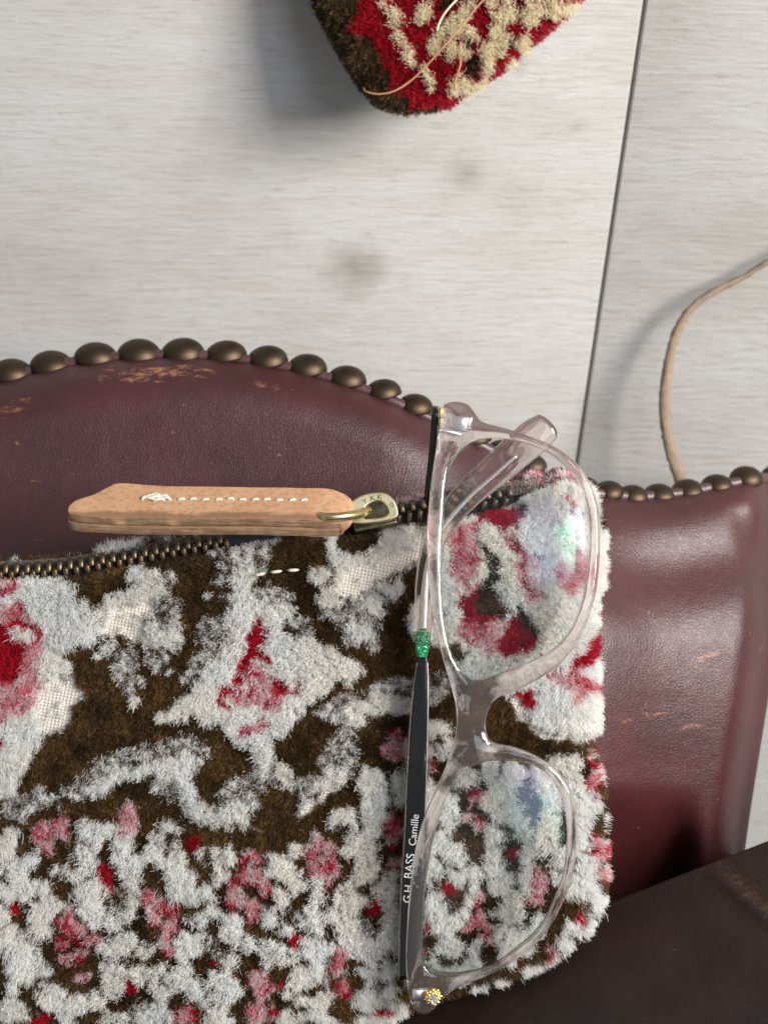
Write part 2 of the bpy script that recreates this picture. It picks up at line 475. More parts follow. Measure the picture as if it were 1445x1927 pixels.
# ------------------------------------------------------------------ leather chair
TOPX = [(-300, 850), (-200, 785), (-80, 735), (0, 716), (60, 702), (120, 688), (200, 677), (280, 672), (340, 671), (400, 674), (470, 682), (560, 698), (650, 724), (720, 750), (790, 782),
        (850, 812), (920, 850), (990, 885), (1060, 915), (1130, 934), (1200, 939), (1260, 934), (1320, 924), (1380, 912), (1430, 903), (1480, 905)]
tx = np.array([p[0] for p in TOPX], float); ty = np.array([p[1] for p in TOPX], float)
def Tc(x): return np.interp(x, tx, ty)
def Rlim(y): return np.interp(y, [880, 960, 1200, 1320, 1420, 1520, 1620, 1800], [1470, 1474, 1462, 1444, 1428, 1412, 1398, 1380])
def chair_z(x, y):
    t = y - Tc(x)
    base = -30 - 16 * sstep(700, 1250, x) + 17 * sstep(860, 1230, y) * (1 - 0.35 * sstep(1100, 1300, x)) - 6 * sstep(1250, 1700, y) - 20 * sstep(1470, 1690, y) * (1 - sstep(1255, 1330, x))
    base = base - 0.26 * S * np.clip(x - 1120, 0, 330) + 3.0 * np.exp(-((x - 1250) / 190) ** 2 - ((y - 1250) / 330) ** 2)
    rr = 105.0
    q = np.clip(1 - t / rr, 0, 1)
    roll = -13 * (1 - np.sqrt(np.clip(1 - q * q, 0, 1)))
    side = -20 * sstep(0, 1, np.clip((x - (Rlim(y) - 85)) / 85, 0, 1)) ** 2
    fold = -2.5 * np.exp(-((x - 1395 - (y - 950) * 0.25) / 22) ** 2) * sstep(930, 1000, y) * (1 - sstep(1060, 1180, y))
    dip = -4.0 * np.exp(-((y - Tc(x) - 125) / 75) ** 2) * sstep(1040, 1200, x)
    return base + roll + side + fold + dip
NU, NV = 150, 120
u = np.linspace(0, 1, NU); vv = np.linspace(0, 1, NV) ** 1.35
UU, VV_ = np.meshgrid(u, vv)
x0 = -300 + UU * 1770
y0 = Tc(x0) + VV_ * (1790 - Tc(x0))
XX = -300 + UU * (Rlim(y0) + 300)
YY = Tc(XX) + VV_ * (1790 - Tc(XX))
ZZ = chair_z(XX, YY)
ch_org = V(700, 1790, -20)
chair = root('leather_chair', ch_org, 'burgundy leather chair with nail-studded curved back and dark brown seat, holding the pouch', 'chair')
cv = VA(XX, YY, ZZ).reshape(-1, 3)
cf = [(j * NU + i, j * NU + i + 1, (j + 1) * NU + i + 1, (j + 1) * NU + i) for j in range(NV - 1) for i in range(NU - 1)]
# wrap: rim going backwards round top and right side, and a rear face
ring = [(0, i) for i in range(NU)] + [(j, NU - 1) for j in range(1, NV)] + [(NV - 1, i) for i in range(NU - 2, -1, -1)] + [(j, 0) for j in range(NV - 2, 0, -1)]
rid = [j * NU + i for j, i in ring]
cverts = [tuple(p) for p in cv]
def add_ring(prev, off):
    ids = []
    for (j, i), p in zip(ring, rid):
        q = np.array(cverts[p])
        cverts.append(tuple(q + np.array(off(j, i)) / 1000)); ids.append(len(cverts) - 1)
    n = len(ids)
    for k in range(n):
        cf.append((prev[k], prev[(k + 1) % n], ids[(k + 1) % n], ids[k]))
    return ids
r1 = add_ring(rid, lambda j, i: (0, 1.2 if j == 0 else 0, -6))
r2 = add_ring(r1, lambda j, i: (0, 1.0 if j == 0 else 0, -16))
cf.append(tuple(r2))
scuff = []
def sc_(px, py, rx, ry, rot, amt):
    p = V(px, py, -30) - ch_org
    scuff.append((p.x, p.y, rx, ry, rot, amt))
sc_(265, 700, .022, .0042, 0.03, 0.85)
sc_(345, 694, .016, .0030, -0.02, 0.9)
sc_(500, 722, .010, .0016, -0.2, 0.5)
sc_(15, 765, .010, .004, 0.3, 0.45)
sc_(1345, 1240, .012, .0016, 0.35, 0.75)
sc_(1240, 1350, .016, .0013, 0.12, 0.7)
sc_(1320, 1375, .010, .0013, 0.1, 0.5)
M_BURG = leather_mat('burgundy_leather', (0.066, 0.0115, 0.0130), (0.036, 0.0070, 0.0080), (0.34, 0.15, 0.075), 0.45, 1350, scuff, 0.56)
seat_scuff = []
for (px, py, rx, ry, rot, amt) in ((1392, 1662, .014, .0034, -.70, .55), (1440, 1712, .012, .0034, -.78, .5), (1250, 1660, .020, .0026, .42, .30), (1180, 1700, .012, .002, .4, .25)):
    p = V(px, py, -5) - ch_org; seat_scuff.append((p.x, p.y, rx, ry, rot, amt))
M_SEAT = leather_mat('dark_brown_seat_leather', (0.036, 0.0185, 0.0125), (0.020, 0.011, 0.009), (0.13, 0.065, 0.032), 0.56, 1200, seat_scuff, 0.32)
link('backrest', mesh('backrest', rel(cverts, ch_org), cf), chair, M_BURG)

# trim cord lying under the nails
trim = [V(x, float(Tc(x)) - 3, float(chair_z(np.array(x), Tc(np.array(x)) + 1)) - 1.0) for x in range(-300, 1471, 25)]
tv, tf = sweep([Vector(p) for p in trim], 0.0015, 0.0013, up=(0, 0, 1), ns=10, n=2)
link('edge_piping', mesh('edge_piping', rel(tv, ch_org), tf), chair, leather_mat('piping_leather', (0.085, 0.036, 0.038), (0.055, 0.022, 0.024), (0.3, 0.2, 0.14), 0.4, 620))

def dome():
    nr, na = 8, 28; verts, faces = [], []
    for i in range(nr + 1):
        a = (math.pi / 2) * i / nr
        r = math.cos(a) if i < nr else 0
        h = 0.76 * math.sin(a)
        if i == nr: verts.append((0, 0, h)); break
        for k in range(na):
            b = 2 * math.pi * k / na
            verts.append((r * math.cos(b), r * math.sin(b), h))
    base = len(verts)
    for k in range(na):
        b = 2 * math.pi * k / na; verts.append((1.0 * math.cos(b), 1.0 * math.sin(b), -0.10))
    top = nr * na
    for i in range(nr - 1):
        for k in range(na):
            k2 = (k + 1) % na
            faces.append((i * na + k, i * na + k2, (i + 1) * na + k2, (i + 1) * na + k))
    for k in range(na):
        faces.append(((nr - 1) * na + k, (nr - 1) * na + (k + 1) % na, top))
        faces.append((base + k, base + (k + 1) % na, (k + 1) % na, k))
    faces.append(tuple(base + k for k in range(na)))
    return mesh('nail_head', verts, faces)
NAIL = dome()
nails = [(-272, 815, 40), (-205, 775, 40), (-136, 743, 41), (-62, 716, 41), (22, 701, 42), (98, 686, 42), (181, 670, 42), (262, 664, 42), (344, 662, 42), (425, 666, 41), (503, 675, 40), (577, 690, 39), (652, 711, 38), (720, 735, 36),
         (780, 762, 35), (838, 792, 34), (892, 820, 33), (945, 846, 32), (998, 872, 31), (1050, 897, 30), (1098, 914, 30), (1144, 922, 30), (1190, 930, 31), (1240, 929, 32), (1293, 921, 32), (1349, 911, 32), (1403, 896, 32), (1462, 893, 32)]
for i, (px, py, r) in enumerate(nails):
    zc = float(chair_z(np.array(px), Tc(np.array(px)) + 1)) - 3.0
    c = V(px, py + 6, zc) - ch_org
    j = rng.normal(0, 0.07, 2)
    ax = Vector((0.0 + j[0], 0.92, 0.34 + j[1])).normalized()
    sc = r * S * (DIST - zc) / DIST / 1000
    q = ax.to_track_quat('Z', 'Y').to_matrix().to_4x4()
    link('nail_head', NAIL, chair, M_NAIL, local=Matrix.Translation(c) @ q @ Matrix.Scale(sc, 4))

# seat
ed = np.array([.932, -.363]); en = np.array([.363, .932])
sv, sf = [], []
ns_, nt_ = 200, 130
ss = np.linspace(-900, 900, ns_)
tt = np.concatenate([np.linspace(-170, -92, 14), np.linspace(-90, 420, nt_ - 14)])
for tq in tt:
    for sq in ss:
        px = 1100 + ed[0] * sq + en[0] * tq; py = 1800 + ed[1] * sq + en[1] * tq
        zc = -3 + 0.222 * tq
        if tq < -78:
            e = (-78 - tq); zc = -3 + 0.222 * -78 - 0.222 * e - 0.0
            # roll the back edge away: keep the picture height but drop behind
            px -= en[0] * (-e) * 1.0; py -= en[1] * (-e) * 1.0
            px -= en[0] * e * 0.18 * 0; zc -= 0.0026 * e * e
            py += 0.05 * e
        rd = abs((px - 1325) * 0.652 - (py - 1628) * 0.758); al = (px - 1325) * 0.758 + (py - 1628) * 0.652
        zc += 1.0 * math.exp(-(rd / 13) ** 2) * float(sstep(-10, 60, np.array(al)))
        zc += 1.1 * (float(vnoise(sq + 900, tq + 900, 90, 5)) - .5)
        sv.append(V(px, py, zc))
for j in range(nt_ - 1):
    for i in range(ns_ - 1):
        a = j * ns_ + i
        sf.append((a, a + 1, a + ns_ + 1, a + ns_))
# underside so that the cushion is solid
off = len(sv)
for k in range(nt_ * ns_):
    pass
ringS = [i for i in range(ns_)] + [j * ns_ + ns_ - 1 for j in range(1, nt_)] + [(nt_ - 1) * ns_ + i for i in range(ns_ - 2, -1, -1)] + [j * ns_ for j in range(nt_ - 2, 0, -1)]
dn = Vector((0.1, -0.04, -0.03))
ids = []
for k in ringS:
    sv.append(sv[k] + Vector((0, -cp, -sp)) * 0.05); ids.append(len(sv) - 1)
for k in range(len(ids)):
    sf.append((ringS[k], ringS[(k + 1) % len(ids)], ids[(k + 1) % len(ids)], ids[k]))
sf.append(tuple(ids))
link('seat_cushion', mesh('seat_cushion', rel(sv, ch_org), sf), chair, M_SEAT)
# ------------------------------------------------------------------ the velvet pouch
B_, W_, R_, P_, M_, L_, G_, N_, C_, D_ = range(10)
X0, Y0, X1, Y1, ST = -70, 860, 1210, 2010, 2
nx, ny = (X1 - X0) // ST, (Y1 - Y0) // ST
LAB = np.zeros((ny, nx), np.int8)
gxx, gyy = np.meshgrid(X0 + ST * (np.arange(nx) + .5), Y0 + ST * (np.arange(ny) + .5))
def paint(lab, poly):
    P = np.asarray(poly, float)
    i0 = max(int((P[:, 0].min() - X0) / ST) - 1, 0); i1 = min(int((P[:, 0].max() - X0) / ST) + 2, nx)
    j0 = max(int((P[:, 1].min() - Y0) / ST) - 1, 0); j1 = min(int((P[:, 1].max() - Y0) / ST) + 2, ny)
    if i1 <= i0 or j1 <= j0: return
    m = inside(P, gxx[j0:j1, i0:i1], gyy[j0:j1, i0:i1])
    LAB[j0:j1, i0:i1][m] = lab
def ell(lab, cx, cy, rx, ry, rot=0):
    a = np.linspace(0, 2 * np.pi, 18, endpoint=False)
    k = 1 + 0.13 * np.sin(3 * a + cx) + 0.09 * np.sin(5 * a + cy)
    x = rx * k * np.cos(a); y = ry * k * np.sin(a)
    c, s = math.cos(rot), math.sin(rot)
    paint(lab, np.stack([cx + x * c - y * s, cy + x * s + y * c], 1))

# --- upper band
paint(W_, [(-70,1095),(0,1092),(39,1091),(77,1078),(98,1079),(116,1087),(100,1102),(145,1102),(133,1120),(166,1129),(172,1137),(195,1137),(208,1125),(250,1108),(300,1092),(318,1080),(326,1092),(300,1120),(296,1160),(290,1195),(275,1222),(253,1216),(243,1200),(208,1197),(178,1201),(160,1210),(145,1215),(122,1232),(135,1246),(135,1262),(110,1272),(80,1390),(70,1415),(60,1430),(45,1445),(38,1460),(30,1480),(20,1487),(0,1490),(-70,1500)])
paint(B_, [(134,1118),(150,1120),(158,1132),(140,1134)]); paint(B_, [(150,1145),(160,1145),(160,1162),(152,1160)]); paint(N_, [(168,1135),(200,1130),(205,1142),(180,1146)])
paint(P_, [(-70,1095),(35,1092),(38,1112),(24,1128),(0,1132),(-70,1132)])
paint(R_, [(-70,1112),(0,1113),(14,1116),(22,1122),(10,1128),(-70,1130)]); paint(R_, [(27,1104),(35,1102),(32,1118),(24,1120)])
paint(P_, [(-70,1138),(0,1138),(50,1140),(70,1165),(92,1180),(85,1205),(90,1230),(70,1240),(60,1258),(85,1290),(70,1300),(68,1322),(40,1342),(0,1350),(-70,1350)])
paint(R_, [(-70,1168),(0,1166),(20,1170),(45,1195),(57,1210),(48,1240),(40,1255),(30,1275),(0,1285),(-70,1285)])
paint(R_, [(20,1172),(50,1166),(66,1172),(55,1182),(32,1184)]); paint(R_, [(64,1200),(78,1190),(84,1196),(72,1206)]); paint(R_, [(40,1140),(50,1142),(44,1156),(38,1154)])
paint(W_, [(20,1190),(40,1180),(60,1185),(62,1198),(50,1204),(36,1200)])
paint(R_, [(70,1292),(82,1292),(80,1300),(70,1300)]); paint(R_, [(-70,1383),(4,1382),(6,1396),(0,1400),(-70,1402)])
paint(L_, [(226,1133),(286,1125),(299,1135),(278,1166),(290,1183),(276,1199),(270,1220),(253,1216),(243,1197),(208,1195),(178,1199),(176,1185),(208,1172),(220,1154)])
paint(L_, [(68,1300),(100,1281),(112,1273),(140,1266),(150,1283),(170,1300),(165,1315),(150,1325),(145,1345),(125,1370),(95,1387),(85,1390),(75,1370),(75,1345),(68,1335),(72,1312)])
paint(W_, [(181,1222),(205,1203),(217,1214),(206,1224),(182,1237)])
paint(M_, [(212,1240),(240,1218),(262,1238),(258,1262),(272,1285),(255,1300),(235,1290),(212,1265)]); paint(B_, [(217,1262),(232,1262),(236,1272),(222,1276)])
paint(W_, [(248,1072),(262,1066),(272,1075),(285,1080),(298,1088),(285,1100),(275,1115),(250,1115),(252,1098),(240,1092)])
paint(M_, [(300,1083),(325,1076),(326,1096),(310,1125),(340,1135),(336,1165),(346,1190),(340,1215),(322,1225),(315,1245),(325,1258),(300,1272),(272,1242),(282,1200),(285,1160),(298,1130)])
paint(W_, [(282,1190),(330,1180),(346,1194),(338,1214),(322,1224),(300,1210),(290,1225),(278,1215)])
paint(W_, [(250,1308),(262,1312),(264,1325),(255,1332),(248,1322)]); paint(W_, [(290,1338),(302,1336),(302,1350),(294,1352)])
# central stripe with the red figure
paint(W_, [(455,1006),(478,1008),(472,1050),(485,1085),(470,1100),(475,1115),(490,1125),(510,1135),(545,1130),(560,1145),(548,1165),(535,1185),(545,1200),(560,1205),(590,1205),(610,1218),(640,1235),(683,1250),(686,1262),(668,1277),(652,1287),(631,1281),(621,1296),(600,1308),(584,1312),(570,1325),(570,1341),(559,1360),(539,1368),(535,1381),(516,1389),(512,1404),(512,1425),(518,1443),(503,1462),(487,1453),(478,1435),(472,1408),(466,1408),(445,1397),(433,1383),(433,1362),(408,1358),(404,1354),(373,1354),(366,1341),(348,1356),(306,1362),(292,1352),(319,1331),(331,1318),(362,1300),(369,1276),(381,1253),(416,1232),(422,1214),(425,1187),(425,1166),(433,1141),(443,1104),(433,1089),(445,1060)])
paint(M_, [(378,1030),(400,1024),(425,1028),(450,1018),(456,1050),(440,1085),(415,1102),(385,1098),(400,1090),(418,1075),(410,1055)])
paint(M_, [(478,1008),(532,1006),(522,1025),(505,1040),(502,1065),(490,1085),(478,1060)])
paint(M_, [(478,1098),(500,1100),(545,1105),(560,1120),(550,1132),(500,1135)])
paint(M_, [(540,1165),(580,1158),(590,1185),(578,1206),(548,1198)])
paint(M_, [(385,1160),(410,1158),(425,1175),(427,1205),(395,1220),(375,1205),(372,1192)])
paint(M_, [(345,1262),(362,1235),(415,1212),(408,1240),(378,1255),(382,1282),(352,1288),(340,1275)])
paint(W_, [(385,1118),(400,1112),(403,1120),(390,1126)]); paint(N_, [(425,1100),(440,1092),(444,1104),(434,1140),(424,1150)])
paint(R_, [(483,1155),(491,1156),(493,1170),(499,1180),(492,1190),(501,1197),(495,1207),(488,1207),(505,1225),(518,1242),(512,1250),(497,1243),(486,1230),(476,1250),(465,1272),(455,1288),(440,1300),(424,1314),(433,1330),(424,1337),(403,1322),(399,1312),(420,1292),(446,1268),(448,1248),(466,1218),(475,1207),(466,1195),(478,1185),(480,1170)])
paint(P_, [(486,1240),(508,1256),(530,1272),(545,1295),(530,1328),(500,1325),(440,1322),(434,1308),(460,1290),(474,1262)])
paint(R_, [(512,1275),(535,1268),(550,1280),(568,1275),(571,1295),(560,1300),(548,1290),(535,1300),(515,1290)])
ell(R_, 508, 1318, 5, 8); ell(R_, 488, 1270, 6, 9); ell(R_, 470, 1300, 7, 8)
ell(R_, 460, 1380, 11, 6); ell(R_, 493, 1368, 9, 7, .5); ell(R_, 506, 1350, 6, 5); ell(P_, 480, 1368, 25, 10, -.4); ell(R_, 462, 1380, 9, 5)
# right of stripe
paint(W_, [(578,1070),(600,1063),(612,1075),(605,1090),(590,1098),(582,1085)]); paint(W_, [(592,1114),(606,1120),(612,1140),(598,1145)])
paint(W_, [(610,1000),(630,995),(636,1010),(630,1030),(650,1040),(690,1040),(712,1026),(716,998),(760,985),(785,988),(780,1040),(700,1052),(650,1062),(640,1110),(655,1130),(640,1142),(615,1147),(600,1142),(600,1100),(624,1098),(626,1070),(612,1050)])
paint(B_, [(622,1060),(632,1066),(626,1088),(616,1082)]); paint(B_, [(622,1118),(640,1116),(648,1128),(632,1130)]); paint(B_, [(745,990),(756,990),(754,1000),(744,998)])
paint(L_, [(642,1062),(687,1052),(733,1039),(774,1027),(772,1004),(785,990),(812,988),(812,1033),(790,1066),(758,1079),(716,1093),(704,1112),(679,1114),(662,1129),(654,1126),(637,1104)])
paint(M_, [(600,1148),(655,1130),(680,1116),(705,1112),(715,1095),(758,1085),(763,1108),(745,1116),(750,1130),(720,1132),(715,1148),(706,1160),(713,1176),(706,1190),(712,1215),(706,1226),(690,1202),(662,1208),(644,1206),(660,1186),(640,1178),(620,1168),(602,1160)])
paint(W_, [(712,1098),(758,1092),(760,1106),(738,1116),(715,1112)]); paint(W_, [(650,1200),(690,1175),(710,1180),(700,1200),(664,1206)]); paint(W_, [(672,1140),(712,1130),(716,1142),(690,1152),(676,1150)])
paint(W_, [(772,1133),(800,1118),(818,1200),(800,1212),(780,1208),(766,1160)])
# right panel under the lens
paint(W_, [(812,1010),(840,985),(860,978),(905,972),(950,940),(1010,905),(1060,885),(1130,890),(1200,980),(1200,1300),(1190,1400),(1116,1395),(1030,1372),(1005,1345),(960,1304),(905,1280),(870,1290),(830,1215),(815,1215)])
paint(P_, [(843,1008),(890,982),(905,1010),(898,1062),(905,1085),(868,1092),(845,1075)])
paint(P_, [(838,1103),(905,1094),(905,1115),(860,1116)])
paint(R_, [(893,972),(917,957),(962,947),(985,962),(977,986),(962,1001),(921,994),(898,990)])
paint(B_, [(968,950),(990,946),(999,958),(992,974),(980,964)])
paint(P_, [(950,935),(1000,898),(1020,885),(1060,878),(1088,895),(1092,915),(1070,908),(1045,914),(1000,922)]); paint(B_, [(1018,906),(1048,898),(1046,912),(1025,916)])
paint(R_, [(1036,896),(1052,888),(1056,896),(1042,904)]); paint(R_, [(1070,893),(1085,898),(1088,910),(1074,906)])
paint(R_, [(1067,942),(1080,937),(1083,955),(1068,952)]); paint(N_, [(1066,963),(1104,958),(1104,963),(1068,968)])
paint(R_, [(1036,1000),(1050,980),(1063,986),(1060,1000),(1068,1010),(1062,1022),(1054,1006),(1045,1010)])
paint(P_, [(1050,1032),(1064,1008),(1090,1030),(1106,1045),(1098,1062),(1060,1048)])
paint(P_, [(952,1008),(980,1010),(992,1036),(1020,1055),(1015,1070),(1000,1075),(1010,1100),(1032,1130),(1018,1138),(995,1135),(980,1115),(978,1090),(965,1065),(972,1042)])
paint(R_, [(955,1010),(966,1018),(978,1014),(986,1034),(996,1040),(988,1060),(994,1080),(992,1095),(1006,1112),(1000,1122),(990,1112),(984,1100),(986,1084),(974,1064),(976,1042),(960,1026)])
paint(B_, [(986,998),(994,1000),(1000,1014),(1002,1022),(994,1022)]); paint(B_, [(1003,1040),(1028,1044),(1026,1050),(1008,1048)]); ell(P_, 1006, 1058, 9, 8)
paint(P_, [(1046,1056),(1080,1050),(1108,1060),(1102,1104),(1060,1112),(1040,1080)])
paint(G_, [(900,1020),(914,1018),(920,1036),(926,1052),(936,1066),(938,1092),(918,1108),(896,1102),(918,1076),(910,1052)])  # brown pile tinted olive: green lens reflection painted into its colour
paint(R_, [(850,1132),(868,1117),(899,1113),(905,1150),(950,1158),(940,1168),(915,1172),(899,1168),(866,1184),(857,1152)])
paint(B_, [(893,1108),(931,1105),(937,1125),(952,1140),(962,1158),(935,1156),(905,1150),(893,1132)])
paint(P_, [(858,1175),(900,1165),(945,1166),(938,1200),(938,1236),(915,1242),(895,1222),(870,1205)])
paint(R_, [(950,1175),(966,1160),(978,1164),(985,1180),(1000,1195),(1006,1215),(985,1226),(965,1230),(945,1243),(937,1235),(936,1205),(944,1186)])
paint(B_, [(970,1142),(985,1137),(993,1150),(1002,1170),(1008,1200),(996,1200),(983,1180),(972,1162)])
paint(B_, [(836,1216),(862,1208),(874,1230),(878,1255),(850,1255),(838,1235)])
paint(P_, [(1128,1160),(1160,1160),(1160,1215),(1132,1202)]); paint(P_, [(1130,1065),(1160,1040),(1160,1120),(1135,1110)])
paint(R_, [(1114,1183),(1128,1187),(1131,1206),(1145,1218),(1155,1233),(1143,1243),(1124,1233),(1108,1243),(1111,1263),(1099,1263),(1074,1260),(1091,1218),(1101,1198)])
paint(B_, [(1105,1182),(1128,1178),(1138,1156),(1150,1148),(1146,1180),(1128,1190)]); paint(B_, [(1120,1124),(1155,1124),(1155,1133),(1122,1135)])
paint(P_, [(1038,1252),(1090,1264),(1130,1286),(1160,1296),(1142,1312),(1104,1302),(1078,1330),(1062,1326),(1075,1302),(1045,1288),(1030,1270)])
ell(R_, 1132, 1300, 9, 7, .5); ell(R_, 1082, 1287, 8, 5)
paint(R_, [(962,1300),(985,1284),(1000,1284),(1010,1300),(1015,1325),(1005,1331),(990,1318)])
paint(L_, [(941,1303),(966,1299),(989,1318),(1002,1330),(1006,1350),(1025,1368),(1058,1372),(1130,1374),(1142,1391),(1116,1396),(1093,1391),(1016,1393),(1000,1382),(991,1364),(970,1349),(962,1326)])
paint(B_, [(1112,890),(1136,898),(1150,960),(1156,985),(1132,1002),(1120,986),(1118,940)])
# --- vine
V1 = [(-70,1525),(0,1510),(30,1495),(60,1490),(90,1478),(90,1495),(120,1490),(150,1465),(185,1430),(215,1412),(290,1388),(340,1380),(395,1388),(402,1402),(385,1428),(370,1440),(370,1500),(390,1518),(415,1490),(440,1470),(482,1452),(505,1462),(495,1495),(470,1528),(468,1550),(505,1562),(503,1570),(450,1560),(380,1553),(345,1535),(338,1518),(315,1510),(316,1492),(300,1487),(292,1457),(270,1455),(230,1470),(220,1485),(140,1505),(50,1537),(0,1542),(-70,1560)]
paint(M_, V1)
paint(W_, [(150,1484),(190,1462),(240,1448),(275,1432),(310,1430),(350,1408),(372,1412),(360,1440),(366,1500),(388,1522),(420,1525),(460,1505),(468,1520),(440,1545),(400,1548),(350,1535),(345,1500),(330,1470),(300,1452),(268,1452),(225,1475),(170,1492)])
paint(N_, [(300,1470),(330,1462),(345,1480),(335,1495),(316,1490)])
paint(L_, [(410,1543),(440,1546),(470,1548),(505,1562),(503,1570),(440,1561)])
paint(M_, [(600,1327),(648,1308),(685,1300),(714,1281),(740,1283),(762,1281),(840,1271),(845,1302),(834,1320),(776,1333),(724,1341),(687,1352),(687,1379),(673,1416),(668,1447),(650,1474),(600,1518),(580,1539),(555,1549),(553,1539),(572,1508),(559,1497),(534,1483),(503,1470),(520,1443),(549,1449),(553,1466),(599,1462),(620,1440),(605,1425),(628,1390),(640,1360),(600,1350),(585,1340)])
paint(W_, [(650,1330),(690,1312),(720,1300),(760,1310),(800,1320),(770,1332),(720,1340),(685,1352),(680,1375),(660,1372),(655,1345)]); paint(W_, [(625,1440),(665,1435),(650,1465),(610,1490),(580,1500),(575,1485),(605,1475)])
paint(W_, [(520,1445),(548,1450),(552,1480),(535,1482),(520,1470)])
paint(L_, [(556,1548),(575,1520),(610,1490),(640,1472),(646,1480),(600,1518),(578,1540)])
# --- lower mat of little flowers
w_e = """0 1590 26 26;22 1570 18 14;175 1560 30 22;205 1553 13 14;230 1585 17 24;225 1612 13 15;160 1600 29 20;175 1625 22 15;130 1640 30 18;120 1622 14 6;150 1675 18 13;175 1665 37 15;175 1702 25 32;180 1722 18 14;222 1727 30 25;248 1700 16 20;250 1650 21 36;245 1630 20 20;270 1610 22 14;292 1600 16 22;
35 1630 30 18;65 1610 20 10;40 1660 20 18;20 1680 22 14;60 1675 16 14;85 1668 22 13;92 1705 25 20;75 1725 22 14;8 1715 20 14;25 1757 32 16;75 1750 28 14;45 1787 40 30;-30 1650 35 60;-30 1760 35 50;
230 1775 26 18;205 1787 16 10;280 1787 20 13;315 1560 22 12;325 1618 36 22;335 1650 32 27;350 1682 22 18;390 1677 20 20;425 1610 26 24;415 1642 18 16;385 1602 22 12;300 1580 12 14;320 1585 22 8;
530 1622 25 22;560 1597 21 13;548 1637 20 10;510 1630 12 14;508 1601 14 6;375 1725 22 13;402 1712 25 12;440 1730 22 20;445 1757 20 22;472 1775 14 12;368 1772 30 25;348 1795 18 15;
530 1680 27 26;560 1660 20 16;510 1720 20 18;540 1742 18 14;597 1672 12 30;590 1722 18 27;508 1782 24 22;540 1795 32 20;587 1782 18 20;
700 1490 24 54;645 1545 27 26;700 1540 25 26;690 1575 20 30;655 1595 22 14;680 1590 30 24;690 1622 24 26;675 1645 14 10;735 1655 24 26;725 1682 32 24;655 1692 32 28;640 1722 24 24;668 1762 42 36;742 1722 20 36;735 1762 25 25;700 1792 26 20;602 1735 14 20;612 1782 15 18;
770 1420 15 30;757 1475 15 30;820 1380 26 22;830 1402 20 28;800 1412 16 20;800 1492 20 30;800 1535 15 30;870 1460 22 22;842 1520 30 30;845 1555 26 16;
830 1588 30 22;857 1602 28 22;882 1640 20 26;886 1680 20 26;866 1722 20 24;836 1737 24 20;816 1702 18 26;812 1640 18 30;850 1640 20 16;840 1705 22 18;
920 1440 20 34;940 1478 24 18;925 1505 18 20;962 1450 20 22;955 1492 18 16;1000 1445 14 16;1020 1470 16 24;1040 1500 14 24;960 1530 28 20;930 1580 20 32;924 1622 20 26;940 1662 25 26;966 1692 22 18;990 1652 20 32;996 1602 20 26;986 1560 16 26;1030 1560 24 40;1040 1600 20 20;
1060 1435 28 22;1075 1482 22 27;1090 1530 25 42;1085 1582 20 26;1096 1604 16 16;1152 1418 10 30;1142 1462 12 27;1156 1500 9 27;1146 1532 15 25;1156 1558 11 20;1166 1590 7 10;1162 1655 13 42;1095 1622 16 16;1088 1665 32 30;1052 1622 15 14;1045 1645 14 12;1120 1700 22 26;1115 1747 17 24;1075 1752 20 26;1060 1772 16 14;1082 1788 22 13;1156 1695 12 24;
955 1720 26 20;940 1762 17 26;975 1762 26 36;1010 1742 16 26;950 1792 18 20;850 1772 22 20;830 1802 26 24;860 1822 32 18;890 1792 18 26;1000 1817 24 10;1040 1803 14 10;940 1848 26 10;900 1858 20 8;
50 1805 38 26;60 1832 44 17;30 1852 20 12;25 1892 32 26;100 1870 32 22;112 1892 22 18;15 1908 20 20;140 1892 26 15;130 1912 20 20;175 1882 32 14;215 1912 26 20;215 1825 30 22;215 1852 20 18;260 1830 30 18;300 1825 24 14;302 1862 26 32;280 1902 36 24;322 1905 14 14;350 1837 26 26;370 1866 16 26;386 1877 12 14;
420 1840 26 20;440 1852 16 26;410 1882 26 26;430 1802 20 26;415 1907 26 20;535 1865 10 13;520 1802 26 16;570 1832 30 18;555 1847 15 14;592 1812 18 14;600 1882 26 20;590 1907 30 18;565 1876 12 14;540 1912 20 15;622 1915 16 10;700 1832 32 20;735 1816 18 14;690 1872 30 22;732 1862 20 26;746 1892 16 18;690 1912 30 14;730 1905 22 15;690 1772 40 18;110 1950 60 20;300 1950 80 20;500 1950 60 20;640 1940 50 18"""
for q in w_e.replace('\n', '').split(';'):
    a = [float(t) for t in q.split()]
    if a[1] > 1540: a[2] *= 0.90; a[3] *= 0.90
    ell(W_, *a)
m_e = """200 1600 16 12;215 1680 14 14;226 1706 12 8;147 1655 15 8;45 1702 14 20;10 1650 12 8;55 1746 16 10;395 1610 10 13;366 1632 14 8;320 1582 18 8;418 1783 30 18;526 1710 11 11;562 1716 20 12;682 1675 12 14;700 1742 18 18;706 1655 12 8;846 1630 14 10;868 1655 10 8;850 1700 14 12;956 1580 10 14;962 1636 18 12;940 1596 10 8;838 1805 18 12;975 1742 14 10;1100 1706 12 14;1078 1756 7 11;80 1845 20 8;60 1890 20 8;242 1800 20 10;258 1896 15 14;286 1876 8 10;386 1775 6 15;376 1828 10 6;576 1895 12 16;706 1846 14 16;820 1400 16 14;645 1560 14 10"""
for q in m_e.split(';'):
    a = [float(t) for t in q.split()]; ell(N_, *a)
paint(P_, [(58,1580),(75,1545),(90,1550),(118,1533),(126,1556),(130,1580),(112,1566),(105,1575),(108,1595),(95,1605),(85,1600),(70,1595)])
